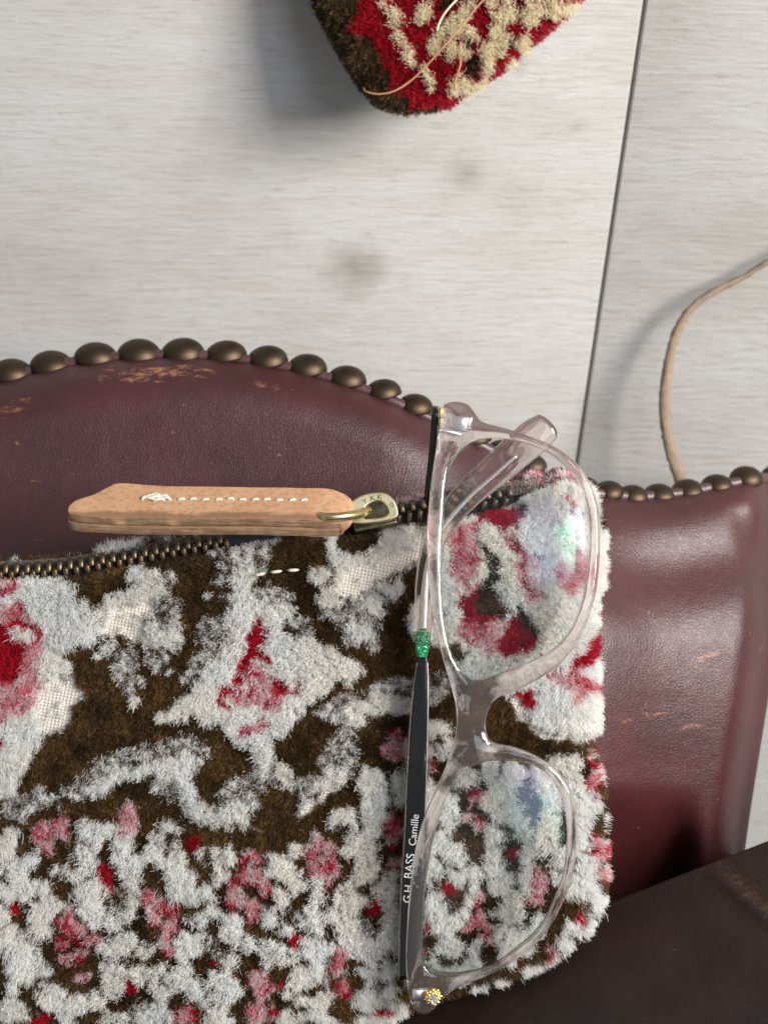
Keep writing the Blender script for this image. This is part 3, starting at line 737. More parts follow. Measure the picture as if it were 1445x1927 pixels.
p_e = """240 1542 16 29;130 1710 8 12;130 1735 16 16;152 1747 22 14;115 1777 11 13;180 1772 20 10;155 1796 20 8;155 1833 15 10;125 1805 14 10;285 1690 14 22;290 1725 14 14;468 1612 18 15;470 1645 26 14;440 1675 16 19;495 1662 14 14;475 1695 22 10;480 1715 8 17;590 1590 12 22;592 1626 11 12;315 1706 28 14;320 1742 18 20;318 1776 14 22;740 1415 16 18;742 1380 15 13;738 1560 18 36;745 1620 18 14;620 1620 15 16;620 1645 22 16;615 1590 14 10;640 1792 14 12;895 1500 13 14;886 1530 10 14;905 1550 18 10;815 1442 8 13;1110 1421 10 11;1132 1420 7 17;1125 1450 10 13;1110 1472 12 27;1118 1577 8 16;1130 1602 19 21;1110 1632 11 8;1136 1642 14 15;1015 1660 14 26;1005 1692 22 12;900 1685 14 17;905 1722 14 14;912 1742 15 12;880 1737 11 13;910 1766 11 11;1032 1792 13 15;350 1907 22 16;495 1835 18 16;505 1852 18 10;490 1872 14 17;480 1902 17 19;517 1902 15 9;635 1797 11 14;630 1822 17 10;642 1847 11 17;607 1842 6 11;650 1862 8 8;790 1800 10 20;800 1740 8 16"""
for q in p_e.split(';'):
    a = [float(t) for t in q.split()]; ell(P_, *a)
b_e = """475 1669 11 14;145 1768 14 14;1125 1506 11 9;1130 1546 14 11;1133 1618 8 8;312 1725 12 10;640 1835 5 7;500 1885 8 8;940 1442 7 14;912 1640 4 8;745 1600 14 8;598 1608 6 6;885 1590 8 18;915 1700 16 10"""
for q in b_e.split(';'):
    a = [float(t) for t in q.split()]; ell(B_, *a)
r_e = """85 1577 14 9;122 1562 4 8;203 1640 11 14;206 1660 9 14;30 1705 9 15;122 1742 6 7;145 1755 8 10;165 1772 8 6;113 1778 5 7;155 1800 10 4;362 1582 17 11;310 1708 12 9;335 1708 12 8;335 1727 7 7;310 1790 7 6;458 1617 9 9;440 1655 6 6;476 1657 9 5;500 1672 6 8;555 1768 16 17;700 1708 16 11;745 1540 6 14;735 1590 8 6;620 1636 16 6;742 1376 11 9;818 1440 5 10;805 1456 7 7;843 1668 10 12;967 1608 10 11;1088 1725 9 14;966 1787 11 6;890 1495 7 8;905 1545 6 5;1118 1570 4 9;1108 1600 6 7;1122 1480 4 12;900 1690 8 10;890 1720 6 9;908 1765 8 8;1030 1793 6 11;72 1915 20 13;246 1856 11 15;412 1810 14 7;508 1852 10 6;512 1902 10 6;525 1850 6 6;336 1905 5 8;370 1910 8 8;716 1893 24 6;705 1888 8 8;635 1797 7 9;650 1864 6 5;745 1628 12 6;1005 1672 5 10;1145 1672 4 8;800 1745 5 10;1105 1428 5 6;592 1624 7 4"""
for q in r_e.split(';'):
    a = [float(t) for t in q.split()]; ell(R_, *a)

FRONT = [(-190,1104),(-60,1094),(60,1090),(130,1084),(210,1071),(300,1055),(420,1033),(520,1015),(620,1003),(700,997),(770,986),(830,975),(900,964),(960,950),(1015,925),(1070,909),(1108,914),(1126,945),(1140,990),(1138,1060),(1130,1120),(1127,1200),(1130,1300),(1130,1362),(1114,1396),(1128,1425),(1140,1480),(1142,1560),(1146,1640),(1138,1700),(1108,1755),(1076,1786),(1000,1832),(900,1866),(830,1882),(760,1908),(700,1945),(640,2000),(-190,2000)]
FR = catmull(FRONT, 3, True)
def front_z(x, y, d=None):
    if d is None: d = polydist(FR, x, y)
    # the left and bottom borders lie outside the picture: keep them puffed up
    q = np.clip(1 - d / 75.0, 0, 1)
    z = 7.0 * np.sqrt(1 - q * q)
    z = z + 1.8 * (vnoise(x + 500, y, 210, 11) - .5) * (1 - q) + 0.8 * (vnoise(x + 500, y, 80, 12) - .5) * (1 - q)
    return z

lin = {B_: (0.100, 0.056, 0.020), W_: (0.90, 0.89, 0.865), R_: (0.60, 0.011, 0.036), P_: (0.72, 0.42, 0.42), M_: (0.46, 0.42, 0.36), L_: (0.62, 0.57, 0.49), G_: (0.09, 0.075, 0.03), N_: (0.26, 0.22, 0.17), C_: (0.88, 0.81, 0.61), D_: (0.03, 0.02, 0.01)}
LIN = np.array([lin[i] for i in range(10)])

po = V(500, 1960, 0)
pouch = root('velvet_pouch', po, 'zipped ikat velvet pouch with brown, white and red pile propped in the leather chair', 'pouch')

# ground cloth: front and back skins joined into one body
gs = 5
ax = np.arange(-190, 1160, gs); ay = np.arange(905, 2001, gs)
AX, AY = np.meshgrid(ax, ay)
inn = inside(FR, AX, AY); Dm = polydist(FR, AX, AY)
# snap the outermost grid points onto the outline by using only inner cells; pile hides the rim
zf = front_z(AX, AY, Dm); zb = -9.0 * np.sqrt(1 - np.clip(1 - Dm / 75.0, 0, 1) ** 2)
pv = VA(AX, AY, zf); pb = VA(AX, AY, zb - 0.6)
idx = -np.ones(AX.shape, int); idb = -np.ones(AX.shape, int); verts = []; vlab = []
li = np.clip(((AY - Y0) / ST).astype(int), 0, ny - 1); lj = np.clip(((AX - X0) / ST).astype(int), 0, nx - 1)
LG = LAB[li, lj]
for j, i in zip(*np.nonzero(inn)):
    idx[j, i] = len(verts); verts.append(pv[j, i] - np.array(po)); vlab.append(LG[j, i])
for j, i in zip(*np.nonzero(inn)):
    idb[j, i] = len(verts); verts.append(pb[j, i] - np.array(po)); vlab.append(B_)
faces = []; cell = np.zeros((AX.shape[0] + 1, AX.shape[1] + 1), bool)
ok = inn[:-1, :-1] & inn[1:, :-1] & inn[:-1, 1:] & inn[1:, 1:]
for j, i in zip(*np.nonzero(ok)):
    faces.append((idx[j, i], idx[j + 1, i], idx[j + 1, i + 1], idx[j, i + 1]))
    faces.append((idb[j, i], idb[j, i + 1], idb[j + 1, i + 1], idb[j + 1, i]))
okp = np.pad(ok, 1)
for j, i in zip(*np.nonzero(ok)):
    J, I = j + 1, i + 1
    if not okp[J - 1, I]: faces.append((idx[j, i], idx[j, i + 1], idb[j, i + 1], idb[j, i]))
    if not okp[J + 1, I]: faces.append((idx[j + 1, i + 1], idx[j + 1, i], idb[j + 1, i], idb[j + 1, i + 1]))
    if not okp[J, I - 1]: faces.append((idx[j + 1, i], idx[j, i], idb[j, i], idb[j + 1, i]))
    if not okp[J, I + 1]: faces.append((idx[j, i + 1], idx[j + 1, i + 1], idb[j + 1, i + 1], idb[j, i + 1]))
used = np.zeros(len(verts), bool)
for f in faces: used[list(f)] = True
remap = np.cumsum(used) - 1
me = bpy.data.meshes.new('body')
me.from_pydata([tuple(v) for v, k in zip(verts, used) if k], [], [tuple(int(remap[q]) for q in f) for f in faces])
me.polygons.foreach_set('use_smooth', [True] * len(me.polygons))
at = me.attributes.new('tint', 'FLOAT_COLOR', 'POINT')
lc = LIN[np.array(vlab)[used]]
at.data.foreach_set('color', np.concatenate([lc, np.ones((len(lc), 1))], 1).astype(np.float32).ravel())
link('body', me, pouch, M_CLOTH)

# ------------------------------------------------------------------ pile yarn
def make_pile(name, parent, origin, pos, tip, rad, col, bend):
    n = len(pos); K = 4
    t = np.linspace(0, 1, K)[None, :, None]
    P = pos[:, None, :] * (1 - t) + tip[:, None, :] * t + bend[:, None, :] * (4 * t * (1 - t)) * 0.5
    P = (P - np.array(origin)[None, None, :]).astype(np.float32)
    hc = bpy.data.hair_curves.new(name)
    hc.add_curves([K] * n)
    hc.attributes['position'].data.foreach_set('vector', P.ravel())
    ra = hc.attributes.get('radius') or hc.attributes.new('radius', 'FLOAT', 'POINT')
    prof = np.array([1.0, 1.0, 0.85, 0.45])
    ra.data.foreach_set('value', (rad[:, None] * prof[None, :]).astype(np.float32).ravel())
    ca = hc.attributes.new('tint', 'FLOAT_COLOR', 'CURVE')
    ca.data.foreach_set('color', np.concatenate([col, np.ones((n, 1))], 1).astype(np.float32).ravel())
    o = link(name, hc, parent, M_FIBRE)
    o['kind'] = 'stuff'
    return o

def tuft_colour(lab, x, y, r):
    """one dyed tuft colour per label"""
    n = len(lab); c = LIN[lab].copy()
    u = r.random(n); v = r.random(n)
    W, B, R = LIN[W_], LIN[B_], LIN[R_]
    st = vnoise(x * 0.9 + y * 0.75, (y * 0.9 - x * 0.75) * 2.6, 16, 21)     # streaks of dye along the weave
    m = lab == M_; c[m] = np.where(((0.55 * u + 0.75 * (1 - st) + 0.02) > 0.60)[m][:, None], W, B)
    m = lab == N_; c[m] = np.where(((0.55 * u + 0.75 * (1 - st)) > 0.78)[m][:, None], W * 0.9, B)
    st2 = vnoise(x, y, 11, 22)
    s = 0.5 * u + 0.5 * st2
    m = lab == P_
    pk = np.where((s > 0.66)[:, None], np.array([0.60, 0.045, 0.085]), np.where((s > 0.53)[:, None], np.array([0.78, 0.36, 0.40]), np.array([0.82, 0.70, 0.70])))
    c[m] = pk[m]
    # stray tufts
    k = 0.55 + 0.9 * v
    b = (lab == B_) | (lab == G_) | (lab == D_)
    c[b] *= k[b][:, None]
    dye = 0.42 + 1.15 * vnoise(x, y, 38, 24) * (0.6 + 0.8 * vnoise(x, y, 110, 25))
    c[b] *= dye[b][:, None]
    gold = b & (u > 0.80); c[gold] = np.array([0.20, 0.11, 0.034]) * (k * dye)[gold][:, None]
    c[~b] *= (0.94 + 0.10 * v)[~b][:, None]
    red = lab == R_; c[red] *= (0.55 + 0.65 * v)[red][:, None]
    wt = lab == W_; warm = vnoise(x, y, 60, 23)[:, None]
    c[wt] = c[wt] * (np.array([1.0, 0.985, 0.95]) * warm[wt] + np.array([0.98, 1.0, 1.02]) * (1 - warm[wt]))
    return np.clip(c, 0, 0.93)

def pile_field(nt, region, labf, zf_, dist_f, per, seed, dens_skip=None, lens=None, edge_top=None):
    r = np.random.default_rng(seed)
    xs, ys = [], []
    x = r.uniform(region[0], region[2], nt); y = r.uniform(region[1], region[3], nt)
    ok = inside(dist_f, x, y); x, y = x[ok], y[ok]
    wx = x + 11 * (vnoise(x, y, 14, 31) - .5) + 14 * (vnoise(x, y, 36, 32) - .5) + r.normal(0, 1.6, len(x))
    wy = y + 11 * (vnoise(x, y, 14, 33) - .5) + 14 * (vnoise(x, y, 36, 34) - .5) + r.normal(0, 1.6, len(x))
    lab = labf(wx, wy)
    keep = lab != L_
    stray = (lab == L_) & (r.random(len(x)) < 0.02)
    lab = np.where(stray, W_, lab)
    # thin tufts next to bare ground happen by themselves through the warp
    keep |= stray
    return r, x[keep], y[keep], lab[keep]

LEN = np.array([1.45, 2.25, 1.65, 2.0, 1.9, 0.4, 1.4, 1.7, 2.6, 1.4])
def build_strands(r, x, y, lab, zfun, per, outline, scale_len=1.0, topcut=None, flow=(0.25, 0.75), rad0=0.058):
    col = tuft_colour(lab, x, y, r)
    n = len(x)
    # lumpy height of the pile, combed sideways by its slope
    e = 3.0
    def lump(a, b): return 0.6 * vnoise(a, b, 34, 41) + 0.4 * vnoise(a, b, 15, 42)
    h = lump(x, y); hx = (lump(x + e, y) - h) / e; hy = (lump(x, y + e) - h) / e
    L = LEN[lab] * np.where(lab == W_, 0.68 + 0.60 * h, 0.78 + 0.40 * h) * scale_len * r.uniform(0.85, 1.15, n)
    if topcut is not None: L *= topcut(x, y)
    d0 = polydist(outline, x, y)
    L = L * (0.62 + 0.38 * sstep(4, 34, d0))
    ee = 4.0
    z0 = zfun(x, y); zx = (zfun(x + ee, y) - z0) / (ee * S); zy = (zfun(x, y + ee) - z0) / (ee * S)
    zx = np.clip(zx, -2.2, 2.2); zy = np.clip(zy, -2.2, 2.2)
    nrm = np.stack([-zx, zy, np.ones(n)], 1); nrm /= np.linalg.norm(nrm, axis=1)[:, None]
    fa = 2 * np.pi * vnoise(x, y, 120, 43)
    fl = np.stack([flow[0] * np.ones(n) + 0.45 * np.cos(fa) - 11 * hx, -(flow[1] - 0.4) * np.ones(n) + 0.45 * np.sin(fa) + 11 * hy, np.zeros(n)], 1)
    fl += r.normal(0, 0.30, (n, 3)) * np.array([1, 1, 0])
    base = VA(x, y, z0)
    tipc = base + (nrm * 0.90 + fl * 0.36) * (L / 1000)[:, None]
    # individual fibres
    rep = np.repeat(np.arange(n), per)
    N = len(rep)
    spread = 4.2
    rx = x[rep] + r.normal(0, spread, N); ry = y[rep] + r.normal(0, spread, N)
    dd = inside(outline, rx, ry)
    rep, rx, ry = rep[dd], rx[dd], ry[dd]; N = len(rep)
    pz = z0[rep] + zx[rep] * (rx - x[rep]) * S + zy[rep] * (ry - y[rep]) * S
    pos = VA(rx, ry, pz - 0.1)
    own = pos + (nrm[rep] * 0.90 + fl[rep] * 0.36) * (L[rep] / 1000)[:, None]
    cl = r.uniform(0.25, 0.75, N)[:, None]
    tip = own * (1 - cl) + tipc[rep] * cl + r.normal(0, 0.20, (N, 3)) * (L[rep] / 1000)[:, None]
    tip = pos + (tip - pos) * r.uniform(0.7, 1.12, N)[:, None]
    bend = r.normal(0, 0.16, (N, 3)) * (L[rep] / 1000)[:, None] + nrm[rep] * (0.16 * L[rep] / 1000)[:, None]
    c = col[rep] * r.uniform(0.88, 1.08, N)[:, None]
    rad = rad0 / 1000 * r.uniform(0.75, 1.25, N)
    return pos, tip, rad, np.clip(c, 0, 0.945), bend

def lab_front(x, y):
    l = LAB[np.clip(((y - Y0) / ST).astype(int), 0, ny - 1), np.clip(((x - X0) / ST).astype(int), 0, nx - 1)]
    stip = (l == W_) & (y > 1560) & (vnoise(x, y, 8, 61) > 0.74) & (vnoise(x, y, 42, 62) > 0.52)
    return np.where(stip, B_, l)
ZIP = [(-185, 1090), (-60, 1080), (60, 1076), (130, 1070), (210, 1057), (300, 1041), (420, 1020), (520, 1002), (620, 988), (700, 977), (770, 963), (830, 952), (900, 943), (965, 934)]
zpx = np.array([p[0] for p in ZIP], float); zpy = np.array([p[1] for p in ZIP], float)
def zipy(x): return np.interp(x, zpx, zpy)
def topcut(x, y):
    d = y - zipy(x)
    return np.where((x > 80) & (x < 985), np.where(x < 560, 0.62, 0.42) + np.where(x < 560, 0.38, 0.58) * sstep(12, 55, d), 1.0)

NT_ = 89000
r, fx, fy, fl_ = pile_field(NT_, (-190, 900, 1160, 1990), lab_front, None, FR, 0, 3)
pos, tip, rad, colr, bend = build_strands(r, fx, fy, fl_, lambda a, b: front_z(a, b), 16, FR, topcut=topcut, rad0=0.045)
make_pile('pile', pouch, po, pos, tip, rad, colr, bend)

# rear panel: a strip standing up behind the zip, with its own pile
BK = catmull([(-185, 1072), (-60, 1062), (60, 1056), (130, 1050), (210, 1036), (300, 1020), (420, 1000), (520, 986), (620, 970), (700, 960), (770, 946), (830, 936), (900, 926), (960, 908), (1010, 898), (1070, 898), (1090, 920), (1020, 945), (960, 960), (900, 965), (770, 985), (620, 1005), (420, 1040), (210, 1078), (60, 1096), (-185, 1110)], 3, True)
bx = np.linspace(-185, 1085, 144)
bt = np.interp(bx, [-185, -60, 60, 130, 210, 300, 420, 520, 620, 700, 770, 830, 900, 960, 1010, 1070, 1090], [1072, 1062, 1056, 1050, 1036, 1020, 1000, 986, 970, 960, 946, 936, 926, 908, 898, 898, 905])
bverts, bfaces = [], []
prof = [(0, -2.0), (-3, -4), (-2, -7), (6, -9.5), (60, -10.5), (200, -11)]
for q, (xx, yy) in enumerate(zip(bx, bt)):
    bverts.append(V(xx, yy + 26, -1.6))
    for (dy, z) in prof: bverts.append(V(xx, yy + dy, z))
k7 = len(prof) + 1
for q in range(len(bx) - 1):
    for k in range(k7 - 1):
        a = q * k7 + k; bfaces.append((a, a + 1, a + k7 + 1, a + k7))
bme = mesh('rear_panel', rel(bverts, po), bfaces)
at = bme.attributes.new('tint', 'FLOAT_COLOR', 'POINT')
at.data.foreach_set('color', np.tile(np.array([0.07, 0.04, 0.018, 1], np.float32), len(bme.vertices)))
link('rear_panel', bme, pouch, M_CLOTH)
def lab_back(x, y):
    l = np.full(len(x), B_, np.int8)
    l[(x < 55)] = N_; l[(x > 135) & (x < 185)] = N_
    l[(x > 188) & (x < 262)] = W_; l[(x > 262) & (x < 430)] = N_; l[(x > 262) & (x < 290)] = M_
    l[(x > 560) & (x < 760)] = N_; l[(x > 755) & (x < 805)] = P_; l[(x > 805) & (x < 930)] = N_
    l[(x > 930)] = P_; l[(x > 960) & (x < 990)] = B_; l[(x > 1020) & (x < 1045)] = D_
    return l
nb = 4200
r = np.random.default_rng(9)
xb = r.uniform(-185, 1085, nb); tb = np.interp(xb, bx, bt)
yb = tb + r.uniform(-2, 16, nb)
lb = lab_back(xb + r.normal(0, 5, nb), yb)
pos, tip, rad, colr, bend = build_strands(r, xb, yb, lb, lambda a, b: -3.0 - 5 * np.clip((np.interp(a, bx, bt) + 12 - b) / 14, 0, 1) ** 2, 11, BK, scale_len=1.25, flow=(0.1, -0.5))
make_pile('rear_pile', pouch, po, pos, tip, rad, colr, bend)

# ------------------------------------------------------------------ zipper (tape > teeth)
zs = catmull(ZIP, 10)
zverts, zfaces = [], []
for i, (x, y) in enumerate(zs):
    a = zs[min(i + 1, len(zs) - 1)] - zs[max(i - 1, 0)]; a /= np.linalg.norm(a); nn = np.array([-a[1], a[0]])
    for (d, z) in ((-15, -1.8), (-13, -0.8), (-7, 0.4), (8, 0.4), (22, 0.6), (26, -0.6)):
        q = np.array([x, y]) + nn * d; zverts.append(V(q[0], q[1], z))
for i in range(len(zs) - 1):
    for k in range(5):
        a = i * 6 + k; zfaces.append((a, a + 1, a + 7, a + 6))
zipper = link('zipper', mesh('zipper', rel(zverts, po), zfaces), pouch, M_TAPE, label='dark zip tape with antique brass teeth')
def bevbox(name, sx, sy, sz, bev, seg=2):
    bm = bmesh.new(); bmesh.ops.create_cube(bm, size=1)
    for v in bm.verts: v.co = Vector((v.co.x * sx, v.co.y * sy, v.co.z * sz))
    bmesh.ops.bevel(bm, geom=bm.edges[:], offset=bev, segments=seg, affect='EDGES', profile=0.5)
    me = bpy.data.meshes.new(name); bm.to_mesh(me); bm.free()
    me.polygons.foreach_set('use_smooth', [True] * len(me.polygons))
    return me
TOOTH = bevbox('tooth', 0.00125, 0.0027, 0.0016, 0.0003, 1)
TOOTH.materials.append(M_TOOTH)
seglen = np.concatenate([[0], np.cumsum(np.hypot(*np.diff(zs, axis=0).T))])
pos_l = 4.0; kk = 0
while pos_l < seglen[-1]:
    x = np.interp(pos_l, seglen, zs[:, 0]); y = np.interp(pos_l, seglen, zs[:, 1])
    x2 = np.interp(pos_l + 5, seglen, zs[:, 0]); y2 = np.interp(pos_l + 5, seglen, zs[:, 1])
    ang = math.atan2(-(y2 - y), x2 - x)
    side = 1 if kk % 2 else -1
    opened = 9.5 if x > 700 else 7.0
    if not (430 < x < 640):
        nnx, nny = -math.sin(ang) * side, math.cos(ang) * side
        c = V(x + nnx * opened, y - nny * opened, 1.5) - po
        tilt = 0.18 * side if x > 700 else 0.05
        m = Matrix.Translation(c) @ Matrix.Rotation(ang + tilt - 0.12 + rng.normal(0, .03), 4, 'Z') @ Matrix.Rotation(-0.35 * side, 4, 'X')
        link('tooth', TOOTH, zipper, None, local=m)
    pos_l += 10.2; kk += 1

# slider with bail, ring and leather pull
def loops_to(pts, n=6): return [tuple(p) for p in catmull(pts, n, True)]
def px_loop(pts, cx, cy):
    return [((x - cx) * S / 1000, (cy - y) * S / 1000) for x, y in pts]
slider = link('slider', bevbox('slider', 0.0100, 0.0058, 0.0022, 0.0007, 3), pouch, metal_mat('dark_slider_brass', (0.30, 0.26, 0.18), 0.24, (0.06, 0.05, 0.035), 300, .5),
              local=Matrix.Translation(V(705, 975, 3.6) - po) @ Matrix.Rotation(math.radians(11), 4, 'Z') @ Matrix.Rotation(math.radians(-28), 4, 'X'), label='dark brass zip slider')
outer = loops_to([(656, 966), (662, 948), (682, 934), (706, 928), (726, 929), (741, 940), (749, 956), (750, 970), (742, 977), (722, 982), (700, 985), (680, 986), (662, 982)], 4)
hole = loops_to([(684, 968), (692, 953), (706, 945), (719, 945), (728, 954), (732, 966), (722, 973), (704, 976), (690, 976)], 4)
bail = link('bail', outline_solid('bail', [px_loop(outer, 705, 957), px_loop(hole, 705, 957)], 0.0009, 0.00035, 2), pouch, M_BRASSLT,
            local=Matrix.Translation(V(703, 957, 8.2) - po) @ Matrix.Rotation(math.radians(-8), 4, 'X'), label='bright brass bail stamped YKK and G')
bail.data.polygons.foreach_set('use_smooth', [False] * len(bail.data.polygons))
for ch, px, py, rot, sz in (('Y', 689, 945, 28, 1.65), ('K', 703, 939, 14, 1.65), ('K', 716, 937, 4, 1.65), ('G', 738, 951, -8, 1.35)):
    tm = text_mesh(ch, sz / 1000, 0.00003)
    bm_ = Matrix.Translation((((px - 705) * S) / 1000, ((957 - py) * S) / 1000, 0.00093)) @ Matrix.Rotation(math.radians(rot), 4, 'Z')
    link('lettering', tm, bail, M_ENGRAVE, local=bm_)
rp = [V(*p) for p in ((691, 961, 10.0), (676, 967, 13.2), (652, 971, 15.6), (627, 973, 16.4), (607, 972, 15.8), (601, 968, 12.5), (612, 960, 8.5), (630, 952, 6.6), (655, 950, 6.4), (680, 955, 7.2), (693, 960, 8.4), (691, 961, 10.0))]
rv, rf = sweep(rp, 0.00095, 0.00095, up=(0.1, 0.9, .2), ns=12, n=6)
link('ring', mesh('ring', rel(rv, po), rf), pouch, M_BRASS)

# leather pull: two layers folded round the ring, lying tilted so that its cut edge shows
M_TAN = None
def tan_mat():
    t = NT('tan_leather'); oc = obj_coord(t)
    wob = t.n('TexNoise'); wob.inputs['Scale'].default_value = 500; t.l(oc, wob.inputs['Vector'])
    vadd = t.n('VectorMath', operation='MULTIPLY_ADD'); t.l(wob.outputs['Color'], vadd.inputs[0])
    vadd.inputs[1].default_value = (0.0012,) * 3; t.l(t.mapping(oc, scale=(0.75, 1.25, 1)), vadd.inputs[2])
    vo = t.n('TexVoronoi', feature='F1'); vo.inputs['Scale'].default_value = 820; t.l(vadd.outputs[0], vo.inputs['Vector'])
    n1 = t.noise(oc, 160, 5, .6); n2 = t.noise(oc, 1500, 3)
    peb = t.math('SUBTRACT', 1.0, t.math('MULTIPLY', vo.outputs['Distance'], 1.25), True)
    c = t.mix(t.math('POWER', peb, 2.2), (0.42, 0.245, 0.138), (0.26, 0.132, 0.066))
    c = t.mix(t.math('MULTIPLY', t.math('SUBTRACT', n1, .38, True), 1.7, True), c, (0.33, 0.172, 0.085))
    sx = t.n('SeparateXYZ'); t.l(oc, sx.inputs[0])
    st = t.math('ADD', t.math('MULTIPLY', sx.outputs[1], -420.0), t.math('MULTIPLY', t.math('SUBTRACT', t.noise(t.mapping(oc, scale=(70, 320, 300)), 1, 4), .5), 2.6))
    st = t.math('MULTIPLY', t.math('SUBTRACT', st, 1.05, True), 1.6, True)
    c = t.mix(t.math('MULTIPLY', st, .72), c, (0.135, 0.07, 0.038))
    h = t.math('ADD', t.math('MULTIPLY', vo.outputs['Distance'], -1.0), t.math('MULTIPLY', n2, .4))
    t.principled(c, .6, normal=t.bump(h, .45, .0002), spec=.25)
    return t.m
M_TAN = tan_mat()
def edge_mat():
    t = NT('cut_leather_edge'); oc = obj_coord(t)
    n1 = t.noise(t.mapping(oc, scale=(150, 2200, 2200)), 1, 4, .6)
    n2 = t.noise(oc, 500, 4)
    c = t.ramp(t.math('ADD', t.math('MULTIPLY', n1, .7), t.math('MULTIPLY', n2, .3)), [(.30, (.10, .055, .03)), (.48, (.22, .13, .075)), (.70, (.40, .26, .16))])
    t.principled(c, .85, normal=t.bump(n1, .7, .0003), spec=.2)
    return t.m
M_CUT = edge_mat()
TILT = Matrix.Rotation(math.radians(-43), 4, 'X')
pc = V(400, 962, 11.5)
pull_m = Matrix.Translation(pc - po) @ Matrix.Rotation(math.radians(-1.2), 4, 'Z') @ TILT
def tab_layer(pts, half, bev):
    lp = [tuple(p) for p in catmull(pts, 5, True)]
    me = outline_solid('pull_layer', [[(x / 1000, y / 1000) for x, y in lp]], half, bev, 2)
    bm = bmesh.new(); bm.from_mesh(me)
    # add length cuts so the strip can be bent
    for cx in np.arange(-30, 31, 2.0):
        bmesh.ops.bisect_plane(bm, geom=bm.verts[:] + bm.edges[:] + bm.faces[:], plane_co=(cx / 1000, 0, 0), plane_no=(1, 0, 0))
    for cy in (-4, -2.5, -1, .5, 2, 3.5):
        bmesh.ops.bisect_plane(bm, geom=bm.verts[:] + bm.edges[:] + bm.faces[:], plane_co=(0, cy / 1000, 0), plane_no=(0, 1, 0))
    bm.to_mesh(me); bm.free()
    return me
# outline in mm, x along the strip
up_pts = [(-29.5, -4.3), (-31.2, -2.6), (-29.8, -0.2), (-26.0, 1.9), (-23.2, 4.2), (-20.4, 5.3), (-10, 4.9), (0, 5.0), (12, 5.1), (22, 5.2), (27.0, 4.9), (29.3, 3.2), (29.9, 0.2), (29.4, -2.9), (27.2, -4.6), (18, -4.7), (6, -4.9), (-8, -4.8), (-20, -4.7)]
dn_pts = [(x * 1.004 - .1, y - 0.25 if y < 0 else y - 0.5) for x, y in up_pts]
def bend_tab(me, zoff):
    co = np.empty(len(me.vertices) * 3, np.float32); me.vertices.foreach_get('co', co); co = co.reshape(-1, 3)
    x, y = co[:, 0] * 1000, co[:, 1] * 1000
    co[:, 2] += (zoff + 0.35 * np.sin(x / 9 + .6) * np.clip(-y / 4, 0, 1) + 0.25 * vnoise(x + 50, y + 50, 5, 51) - 0.9 * np.clip((x - 22) / 8, 0, 1) ** 2 * (1 if zoff > 0 else -1) + 0.06 * (y / 5) ** 2) / 1000
    me.vertices.foreach_set('co', co.ravel())
    me.materials.append(M_TAN); me.materials.append(M_CUT)
    me.update()
    mi = [0 if abs(p.normal.z) > 0.55 else 1 for p in me.polygons]
    me.polygons.foreach_set('material_index', mi)
    me.polygons.foreach_set('use_smooth', [True] * len(me.polygons))
mu = tab_layer(up_pts, 0.00130, 0.00028); bend_tab(mu, 1.36)
md = tab_layer(dn_pts, 0.00130, 0.00028); bend_tab(md, -1.32)
pull = link('leather_pull', mu, pouch, None, local=pull_m, label='upper layer of the tan leather zip pull with cream stitching')
link('lower_layer', md, pull)
# rounded fold that closes the strip round the ring
fv, ff = sweep([Vector((.0278, -.0043, 0)), Vector((.0290, -.002, 0)), Vector((.0293, .0005, 0)), Vector((.0289, .003, 0)), Vector((.0276, .0046, 0))], [.0012, .0019, .0021, .0019, .0012], .0019, up=(0, 0, 1), ns=14)
link('fold', mesh('fold', fv, ff), pull, M_TAN)
def stitch(cx, cy, l, rot, wd=0.42, z=2.95):
    n = 10; verts = []
    pth = [Vector((math.cos(rot) * (q - .5) * l + cx, math.sin(rot) * (q - .5) * l + cy, z - 1.2 * (2 * q - 1) ** 4)) / 1000 for q in np.linspace(0, 1, 6)]
    v_, f_ = sweep(pth, [wd * .55 / 1000, wd / 1000, wd / 1000, wd / 1000, wd / 1000, wd * .55 / 1000], wd * .8 / 1000, ns=8, n=3)
    return mesh('stitch', v_, f_)
for sx in np.linspace(-6.8, 20.2, 11):
    link('stitch', stitch(sx + rng.normal(0, .12), 1.0 + 0.018 * sx + rng.normal(0, .12), 1.9, 0.22 + rng.normal(0, .08), 0.36), pull, M_THREAD)
for (a, b, l, ro) in ((-13.6, 1.5, 2.6, .4), (-12.2, 1.9, 2.8, -.3), (-10.8, 1.4, 2.6, .35), (-13.4, .6, 2.8, -.25), (-11.6, .4, 3.0, .2), (-10.0, .9, 2.2, -.2), (-12.4, 1.1, 3.0, .05), (-14.8, .9, 1.8, .6)):
    link('stitch', stitch(a, b, l, ro, 0.42, 3.05 + rng.uniform(0, .3)), pull, M_THREAD)
# hand stitches on the pouch
for (sx, sy, ro) in ((488, 1081, .2), (519, 1076, .12), (551, 1073, .05)):
    zz = float(front_z(np.array([sx]), np.array([sy]))[0]) + 2.6
    link('stitch', stitch(0, 0, 2.3, ro, 0.36, 0), pouch, M_THREAD, local=Matrix.Translation(V(sx, sy, zz) - po))

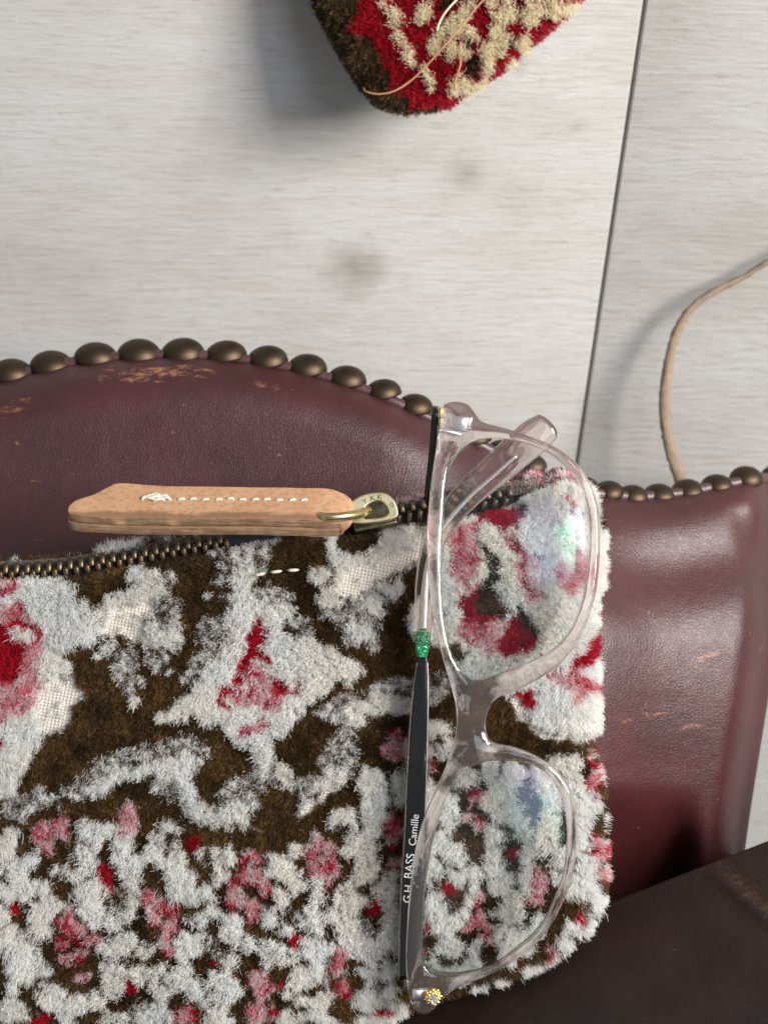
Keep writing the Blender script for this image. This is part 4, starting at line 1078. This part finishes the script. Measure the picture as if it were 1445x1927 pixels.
# ------------------------------------------------------------------ eyeglasses
ZG = 19.0
go = V(940, 1330, ZG)
glasses = root('eyeglasses', go, 'blush clear-framed eyeglasses clipped upright over the velvet pouch', 'glasses')
OUT = [(833,768),(840,758),(860,755),(880,760),(893,775),(906,792),(930,800),(960,808),(1000,822),(1040,838),(1075,862),(1100,890),(1118,925),(1127,965),(1129,1013),(1126,1070),(1118,1125),(1098,1182),(1069,1230),(1029,1265),(990,1288),(959,1302),(936,1311),(922,1326),(914,1348),(913,1370),(920,1390),(935,1399),(965,1405),(1000,1418),(1035,1438),(1062,1467),(1080,1505),(1086,1550),(1084,1600),(1076,1650),(1058,1700),(1032,1748),(1000,1785),(960,1815),(920,1837),(880,1854),(852,1868),(832,1887),(815,1906),(800,1915),(785,1911),(775,1895),(768,1870),(765,1840),(764,1800),(766,1750),(769,1700),(775,1640),(786,1580),(801,1530),(818,1490),(835,1450),(848,1415),(856,1385),(859,1350),(856,1320),(848,1290),(836,1250),(823,1200),(811,1140),(805,1080),(803,1020),(806,960),(812,900),(820,850),(828,800)]
H1 = [(840,907),(851,870),(874,841),(912,825),(963,827),(1014,842),(1046,860),(1077,889),(1097,920),(1106,956),(1110,1006),(1108,1054),(1096,1126),(1074,1184),(1038,1223),(985,1250),(936,1268),(901,1278),(883,1274),(863,1252),(848,1222),(836,1168),(831,1101),(831,1035),(835,969)]
H2 = [(866,1453),(901,1435),(936,1429),(981,1433),(1016,1446),(1043,1472),(1059,1506),(1066,1551),(1066,1599),(1059,1648),(1046,1688),(1028,1728),(1002,1762),(972,1788),(932,1818),(888,1833),(843,1838),(817,1833),(802,1822),(796,1803),(796,1763),(799,1688),(811,1599),(825,1542),(843,1493)]
kz = (DIST - ZG) / DIST
def gl(pts, n=5):
    return [((x - 940) * S * kz / 1000, (1330 - y) * S * kz / 1000) for x, y in catmull(pts, n, True)]
def gbend(co):
    yy = co[:, 1] * 1000; xx = co[:, 0] * 1000
    co[:, 2] += (-0.00085 * yy ** 2 + 0.8 - 0.004 * xx ** 2 * 0.5) / 1000
    return co
def apply_bend(me):
    co = np.empty(len(me.vertices) * 3, np.float32); me.vertices.foreach_get('co', co); co = gbend(co.reshape(-1, 3))
    me.vertices.foreach_set('co', co.ravel()); me.update()
fm = outline_solid('front_frame', [gl(OUT), gl(H1), gl(H2)], 0.00185, 0.00075, 4)
bm = bmesh.new(); bm.from_mesh(fm)
for cy in np.arange(-70, 71, 1.3):
    bmesh.ops.bisect_plane(bm, geom=bm.verts[:] + bm.edges[:] + bm.faces[:], plane_co=(0, cy / 1000, 0), plane_no=(0, 1, 0))
for cx in np.arange(-22, 23, 1.1):
    bmesh.ops.bisect_plane(bm, geom=bm.verts[:] + bm.edges[:] + bm.faces[:], plane_co=(cx / 1000, 0, 0), plane_no=(1, 0, 0))
bm.to_mesh(fm); bm.free()
# crown the two faces: the acetate is thickest along the middle of rims and bridge
co = np.empty(len(fm.vertices) * 3, np.float32); fm.vertices.foreach_get('co', co); co = co.reshape(-1, 3)
dist = np.full(len(co), 1e9)
for q in (OUT, H1, H2):
    dist = np.minimum(dist, polydist(gl(q), co[:, 0], co[:, 1]))
flat = np.abs(co[:, 2]) > 0.00175
co[:, 2] += np.sign(co[:, 2]) * np.where(flat, 0.0009 * np.clip((dist - 0.0006) / 0.0030, 0, 1) ** 0.8, 0)
fm.vertices.foreach_set('co', co.ravel()); fm.update()
apply_bend(fm)
fm.polygons.foreach_set('use_smooth', [True] * len(fm.polygons))
front = link('front_frame', fm, glasses, M_ACETATE)
def lens(pts, name):
    lp = np.array(gl(pts, 5)); c = lp.mean(0); verts = []; faces = []; nr = 12; n = len(lp)
    lp = c + (lp - c) * 1.03
    R = 0.085
    def z(p, rr=R):
        d2 = ((p - c) ** 2).sum(); return 0.0016 - d2 / (2 * rr)
    for zo, rr in ((0.0, R), (-0.0011, 0.052)):
        verts.append((c[0], c[1], z(c) + zo))
        for k in range(1, nr + 1):
            for q in lp:
                p = c + (q - c) * k / nr; verts.append((p[0], p[1], z(p, rr) + zo))
    for s in (0, 1):
        b = s * (1 + nr * n)
        for i in range(n):
            i2 = (i + 1) % n
            f = (b, b + 1 + i, b + 1 + i2); faces.append(f if s == 0 else f[::-1])
            for k in range(nr - 1):
                a = b + 1 + k * n
                f = (a + i, a + n + i, a + n + i2, a + i2); faces.append(f if s == 0 else f[::-1])
    b2 = 1 + nr * n; ed_ = 1 + (nr - 1) * n
    for i in range(n):
        i2 = (i + 1) % n; faces.append((ed_ + i, b2 + ed_ + i, b2 + ed_ + i2, ed_ + i2))
    me = mesh(name, verts, faces)
    apply_bend(me)
    return me
link('lens', lens(H1, 'lens'), front, M_LENS)
link('lens', lens(H2, 'lens'), front, M_LENS)

# folded temple (hinged at the lower end piece)
def gsw(name, path, ra_px, rb_mm, mat, parent, power=2.0, ns=14, up=(0, 0, 1), label=None, n=6):
    pts = [V(*p) for p in path]
    v_, f_ = sweep(pts, np.array(ra_px) * S / 1000 if np.ndim(ra_px) else ra_px * S / 1000, np.array(rb_mm) / 1000 if np.ndim(rb_mm) else rb_mm / 1000, up=up, ns=ns, power=power, n=n)
    return link(name, mesh(name, rel(v_, go), f_), parent, mat, label=label)
temple = gsw('temple', [(764, 1842, 12.8), (768, 1760, 12.8), (773, 1660, 12.8), (780, 1560, 12.8), (784, 1460, 12.8), (787, 1380, 12.8), (791, 1300, 12.8), (795, 1245, 12.8), (796, 1228, 12.8)],
             [13, 15, 16.5, 17, 17, 16, 13, 9.5, 6], [.9, .9, .9, .9, .9, .9, .9, .8, .7], M_BLACK, glasses, power=5, ns=24, label='black metal temple printed BASS Camille, folded behind the frame')
gsw('temple_edge', [(781, 1842, 12.6), (785, 1760, 12.6), (791, 1660, 12.6), (798, 1560, 12.6), (802, 1460, 12.6), (804, 1380, 12.6), (805, 1300, 12.6), (804, 1245, 12.6)], [2.2, 2.2, 2.2, 2.2, 2.4, 2.6, 2.6, 2.0], 1.0, M_STEEL, temple)
gsw('temple_edge', [(751, 1842, 12.6), (752, 1760, 12.6), (756, 1660, 12.6), (762, 1560, 12.6), (766, 1460, 12.6), (770, 1380, 12.6), (777, 1300, 12.6), (785, 1245, 12.6)], [2.6, 2.6, 2.6, 2.6, 2.4, 2.4, 2.2, 1.8], 1.0, metal_mat('smoky_edge', (.32, .26, .22), .2, (.1, .08, .07), 400, .4), temple)
tipp = [(794, 1242, 12.8), (795, 1200, 12.9), (797, 1140, 13), (802, 1080, 13.2), (815, 1022, 13.3), (843, 972, 13.3), (884, 926, 13.3), (930, 886, 13.3), (972, 849, 13.3), (1006, 821, 13.3), (1030, 802, 13.3), (1037, 796, 13.3)]
gsw('temple_tip', tipp, [8, 15, 17, 18, 20, 24, 27, 30, 32, 33, 27, 10], [.6, 1.3, 1.5, 1.5, 1.5, 1.5, 1.5, 1.5, 1.4, 1.3, 1.1, .5], M_TIP, temple, power=2.6, ns=20)
gsw('core_wire', [(795, 1186, 13), (797, 1140, 13), (803, 1080, 13.2), (817, 1022, 13.3), (847, 975, 13.3), (888, 931, 13.3), (934, 891, 13.3), (972, 857, 13.3)], [7, 7, 6, 5, 4.5, 4, 3.5, 3], .5, M_STEEL, temple, power=4)
gsw('core_end', [(794, 1236, 13), (794, 1222, 13), (794, 1205, 13), (795, 1188, 13)], [9, 12, 12, 9.5], .95, M_GREEN, temple, power=4, label='green glittering sleeve where the tip meets the metal')
# lettering reads upward along the temple
for s_, px, py, sz, rot in (('Camille', 774, 1562, 2.3, 84), ('BASS', 766, 1630, 2.6, 84), ('G.H.', 763, 1680, 2.4, 84)):
    tm = text_mesh(s_, sz / 1000, 0.00002)
    link('lettering', tm, temple, M_INK, local=Matrix.Translation(V(px + 5, py, 13.74) - go) @ Matrix.Rotation(math.radians(rot), 4, 'Z'))
# other temple drops behind the pouch front
t2 = gsw('temple', [(819, 771, 13), (815, 830, 9), (809, 890, 4), (803, 945, -1), (800, 1000, -4), (790, 1150, -5), (780, 1300, -5)], 6.5, [1.9] * 7, M_BLACK, glasses, power=5, ns=24, label='black temple reaching down behind the pouch')
gsw('temple_edge', [(825, 769, 13), (821, 830, 9), (815, 890, 4), (809, 940, -1)], 1.5, 1.2, M_STEEL, t2)
# hinges
def blk(px, py, z, sx, sy, sz, mat, name, parent=glasses, rz=0):
    return link(name, bevbox(name, sx / 1000, sy / 1000, sz / 1000, min(sx, sy, sz) * .18 / 1000), parent, mat, local=Matrix.Translation(V(px, py, z) - go) @ Matrix.Rotation(rz, 4, 'Z'))
blk(829, 777, 13.3, 1.3, 2.2, 2.6, M_GOLD, 'hinge', rz=-.1)
blk(829, 795, 13.3, 1.1, 1.6, 2.2, M_BRASS, 'hinge', rz=-.1)
blk(866, 799, 15.5, 3.0, 2.9, 1.2, M_STEEL, 'hinge_plate', rz=-.1)
blk(880, 798, 15.3, 1.3, 2.5, 1.2, M_STEEL, 'hinge_plate', rz=-.1)
blk(850, 815, 15.3, 4.0, 0.6, 0.8, M_STEEL, 'hinge_plate', rz=-.15)
blk(766, 1852, 13.3, 1.6, 2.8, 2.4, metal_mat('dark_hinge', (.2, .17, .14), .3), 'hinge')
blk(792, 1868, 15.3, 3.2, 2.4, 1.0, M_STEEL, 'hinge_plate')
# rhinestone rivet
rivet = link('rivet', None, glasses, local=Matrix.Translation(V(815, 1876, ZG - .0) - go + Vector((0, 0, -0.0005)))) if False else None
bm = bmesh.new(); bmesh.ops.create_uvsphere(bm, u_segments=20, v_segments=10, radius=0.0019)
for v in bm.verts: v.co.z *= 0.55
rm = bpy.data.meshes.new('rivet'); bm.to_mesh(rm); bm.free()
rm.polygons.foreach_set('use_smooth', [True] * len(rm.polygons))
rz_ = ZG - 1.95
rivet = link('rivet', rm, glasses, M_GOLD, local=Matrix.Translation(V(815, 1875, rz_ + 1.0) - go), label='gold rivet set with tiny crystals')
bm = bmesh.new(); bmesh.ops.create_icosphere(bm, subdivisions=1, radius=0.00042)
bead = bpy.data.meshes.new('bead'); bm.to_mesh(bead); bm.free()
bead2 = bead.copy()
bead.materials.append(M_GOLD); bead2.materials.append(M_CRYSTAL)
for k in range(26):
    a = k * 2.399; rr = 1.75 * math.sqrt((k + .4) / 26)
    zz = 1.05 * math.sqrt(max(0, 1 - (rr / 1.9) ** 2))
    link('bead', bead2 if k < 6 or k % 5 == 0 else bead, rivet, None, local=Matrix.Translation((rr * math.cos(a) / 1000, rr * math.sin(a) / 1000, zz / 1000)))

# ------------------------------------------------------------------ the other pouch, hanging on the wall
ZT = -50.0
to = V(800, 60, ZT)
TOPP = [(380, -420), (470, -240), (560, -60), (600, 30), (650, 125), (692, 186), (722, 208), (775, 216), (840, 204), (886, 176), (950, 132), (1028, 66), (1078, 18), (1150, -60), (1290, -220), (1330, -420)]
TP = catmull(TOPP, 4, True)
p2 = root('velvet_pouch', to, 'crimson, cream and dark brown velvet pouch corner hanging on the whitewashed planks', 'pouch')
def top_z(x, y):
    d = polydist(TP, x, y); q = np.clip(1 - d / 60.0, 0, 1)
    return ZT + 8.0 * np.sqrt(1 - q * q) + np.maximum(0, -60 - y) * S * 0.56
ax = np.arange(376, 1342, 6); ay = np.arange(-420, 222, 6)
AX, AY = np.meshgrid(ax, ay); inn = inside(TP, AX, AY)
zf = top_z(AX, AY); A_ = VA(AX, AY, zf); Bk = VA(AX, AY, zf - 2 * (zf - ZT - np.maximum(0, -60 - AY) * S * 0.56) - 1.0)
idx = -np.ones(AX.shape, int); idb = idx.copy(); verts = []
for j, i in zip(*np.nonzero(inn)): idx[j, i] = len(verts); verts.append(A_[j, i] - np.array(to))
for j, i in zip(*np.nonzero(inn)): idb[j, i] = len(verts); verts.append(Bk[j, i] - np.array(to))
ok = inn[:-1, :-1] & inn[1:, :-1] & inn[:-1, 1:] & inn[1:, 1:]; okp = np.pad(ok, 1); faces = []
for j, i in zip(*np.nonzero(ok)):
    faces.append((idx[j, i], idx[j + 1, i], idx[j + 1, i + 1], idx[j, i + 1])); faces.append((idb[j, i], idb[j, i + 1], idb[j + 1, i + 1], idb[j + 1, i]))
    J, I = j + 1, i + 1
    if not okp[J - 1, I]: faces.append((idx[j, i], idx[j, i + 1], idb[j, i + 1], idb[j, i]))
    if not okp[J + 1, I]: faces.append((idx[j + 1, i + 1], idx[j + 1, i], idb[j + 1, i], idb[j + 1, i + 1]))
    if not okp[J, I - 1]: faces.append((idx[j + 1, i], idx[j, i], idb[j, i], idb[j + 1, i]))
    if not okp[J, I + 1]: faces.append((idx[j, i + 1], idx[j + 1, i + 1], idb[j + 1, i + 1], idb[j, i + 1]))
used = np.zeros(len(verts), bool)
for f in faces: used[list(f)] = True
remap = np.cumsum(used) - 1
me = bpy.data.meshes.new('body')
me.from_pydata([tuple(v) for v, k in zip(verts, used) if k], [], [tuple(int(remap[q]) for q in f) for f in faces])
me.polygons.foreach_set('use_smooth', [True] * len(me.polygons))
at = me.attributes.new('tint', 'FLOAT_COLOR', 'POINT')
at.data.foreach_set('color', np.tile(np.array([0.16, 0.03, 0.02, 1], np.float32), len(me.vertices)))
link('body', me, p2, M_CLOTH)
brown2 = [(300, -430), (560, -430), (640, -180), (690, -70), (676, 0), (666, 41), (668, 66), (697, 79), (709, 100), (716, 125), (732, 141), (736, 166), (768, 170), (768, 196), (809, 196), (850, 206), (850, 240), (300, 240)]
cream = [(722, 8, 7, 22, .3), (740, 43, 8, 25, -.25), (767, 99, 11, 24, -.4), (780, 129, 8, 11, 0), (752, 72, 6, 16, -.5), (797, 26, 14, 22, .3), (825, 77, 9, 36, .45), (857, 43, 18, 25, .2), (879, 73, 12, 20, 0), (864, 103, 9, 14, 0), (907, 112, 11, 27, 0), (935, 73, 16, 28, .5), (952, 34, 22, 16, 0), (986, 82, 14, 22, .3), (999, 30, 12, 26, .4), (1038, 17, 30, 12, -.2), (1076, 13, 20, 8, 0), (860, 159, 16, 18, 0), (892, 167, 12, 14, 0), (806, 150, 6, 14, -.3), (926, 8, 8, 12, 0), (880, 20, 10, 20, .2), (845, 95, 7, 20, .3), (960, 10, 14, 10, 0), (1020, -10, 40, 14, 0), (900, -20, 40, 14, 0), (800, -80, 20, 50, .4), (900, -110, 26, 50, -.3), (1000, -120, 24, 60, .5), (1100, -100, 30, 24, 0), (760, -220, 26, 60, -.3), (900, -260, 24, 70, .4), (1050, -260, 30, 60, .2), (1180, -230, 24, 50, -.4), (820, -360, 30, 40, 0), (1000, -380, 40, 30, .3), (905, 150, 12, 10, 0), (960, 118, 16, 8, -.6)]
dark2 = [(836, 9, 15, 12, 0), (873, 86, 10, 13, 0), (879, 124, 14, 17, 0), (969, 8, 12, 10, 0), (963, 77, 9, 9, 0), (835, 40, 8, 12, 0)]
def lab_top(x, y):
    l = np.full(len(x), R_, np.int8)
    l[inside(brown2, x, y)] = D_
    for S_, code in ((cream, C_), (dark2, D_)):
        for (cx, cy, a, b, ro) in S_:
            c, s = math.cos(ro), math.sin(ro); dx, dy = x - cx, y - cy
            m = ((dx * c + dy * s) / a) ** 2 + ((-dx * s + dy * c) / b) ** 2 < 1
            l[m] = code
    return l
r, tx_, ty_, tl_ = pile_field(31000, (376, -420, 1342, 222), lab_top, None, TP, 0, 5)
LIN[D_] = (0.055, 0.034, 0.016)
LIN[R_] = (0.52, 0.009, 0.026)
pos, tip, rad, colr, bend = build_strands(r, tx_, ty_, tl_, top_z, 12, TP, flow=(-.1, .7), rad0=.07, scale_len=1.15)
make_pile('pile', p2, to, pos, tip, rad, colr, bend)
def thread(name, pts, rmm, mat, parent, org, twist=0.0):
    v_, f_ = sweep([V(*p) for p in pts], rmm / 1000, rmm / 1000, ns=8, n=8)
    return link(name, mesh(name, rel(v_, org), f_), parent, mat)
thread('loose_thread', [(684, 166, -40), (690, 173, -38), (712, 177, -37.5), (740, 172, -37.5), (770, 154, -38), (800, 126, -37.5), (838, 84, -37), (870, 46, -37), (900, 10, -37), (930, -22, -37)], .25, M_COPPER, p2, to)
thread('loose_thread', [(822, 58, -37), (828, 40, -37), (842, 18, -37), (870, -12, -37)], .24, M_CREAMTHREAD, p2, to)
thread('loose_thread', [(855, 170, -37), (857, 150, -37), (866, 120, -36), (862, 100, -37)], .3, M_COPPER, p2, to)
thread('loose_thread', [(640, 35, -57), (612, 45, -58), (636, 92, -58), (668, 140, -57)], .5, M_CREAMTHREAD, p2, to) if False else None

# ------------------------------------------------------------------ jute twine loop by the wall
tw = [(1760, 190, .004), (1680, 300, .005), (1580, 400, .006), (1480, 478, .006), (1445, 492, .006), (1400, 520, .006), (1345, 548, .007), (1300, 580, .008), (1272, 628, .010), (1256, 690, .013), (1250, 760, .016), (1254, 815, .018), (1266, 862, .020), (1282, 910, .022), (1300, 960, .024)]
tpts = [wallpt(px, py, l) for px, py, l in tw]
o0 = tpts[7]
tv, tf = sweep(tpts, np.array([1, .9, 1.1, .95, 1.05, .9, 1.1, .95, 1.08, .92, 1.1, .9, 1.05, .95, 1]) * np.array([.0005, .0005, .0006, .0006, .0007, .0008, .0009, .0011, .0013, .0015, .0016, .0017, .0018, .0018, .0018]), .0013, ns=12, n=8)
tv = [Vector(v) + Vector(rng.normal(0, .00012, 3)) for v in tv]
twine = bpy.data.objects.new('twine', mesh('twine', rel(tv, o0), tf)); COL.objects.link(twine)
twine.data.materials.append(M_TWINE)
twine.matrix_world = MV @ Matrix.Translation(o0)
twine['label'] = 'tan jute twine curving down the whitewashed planks behind the chair'; twine['category'] = 'twine'
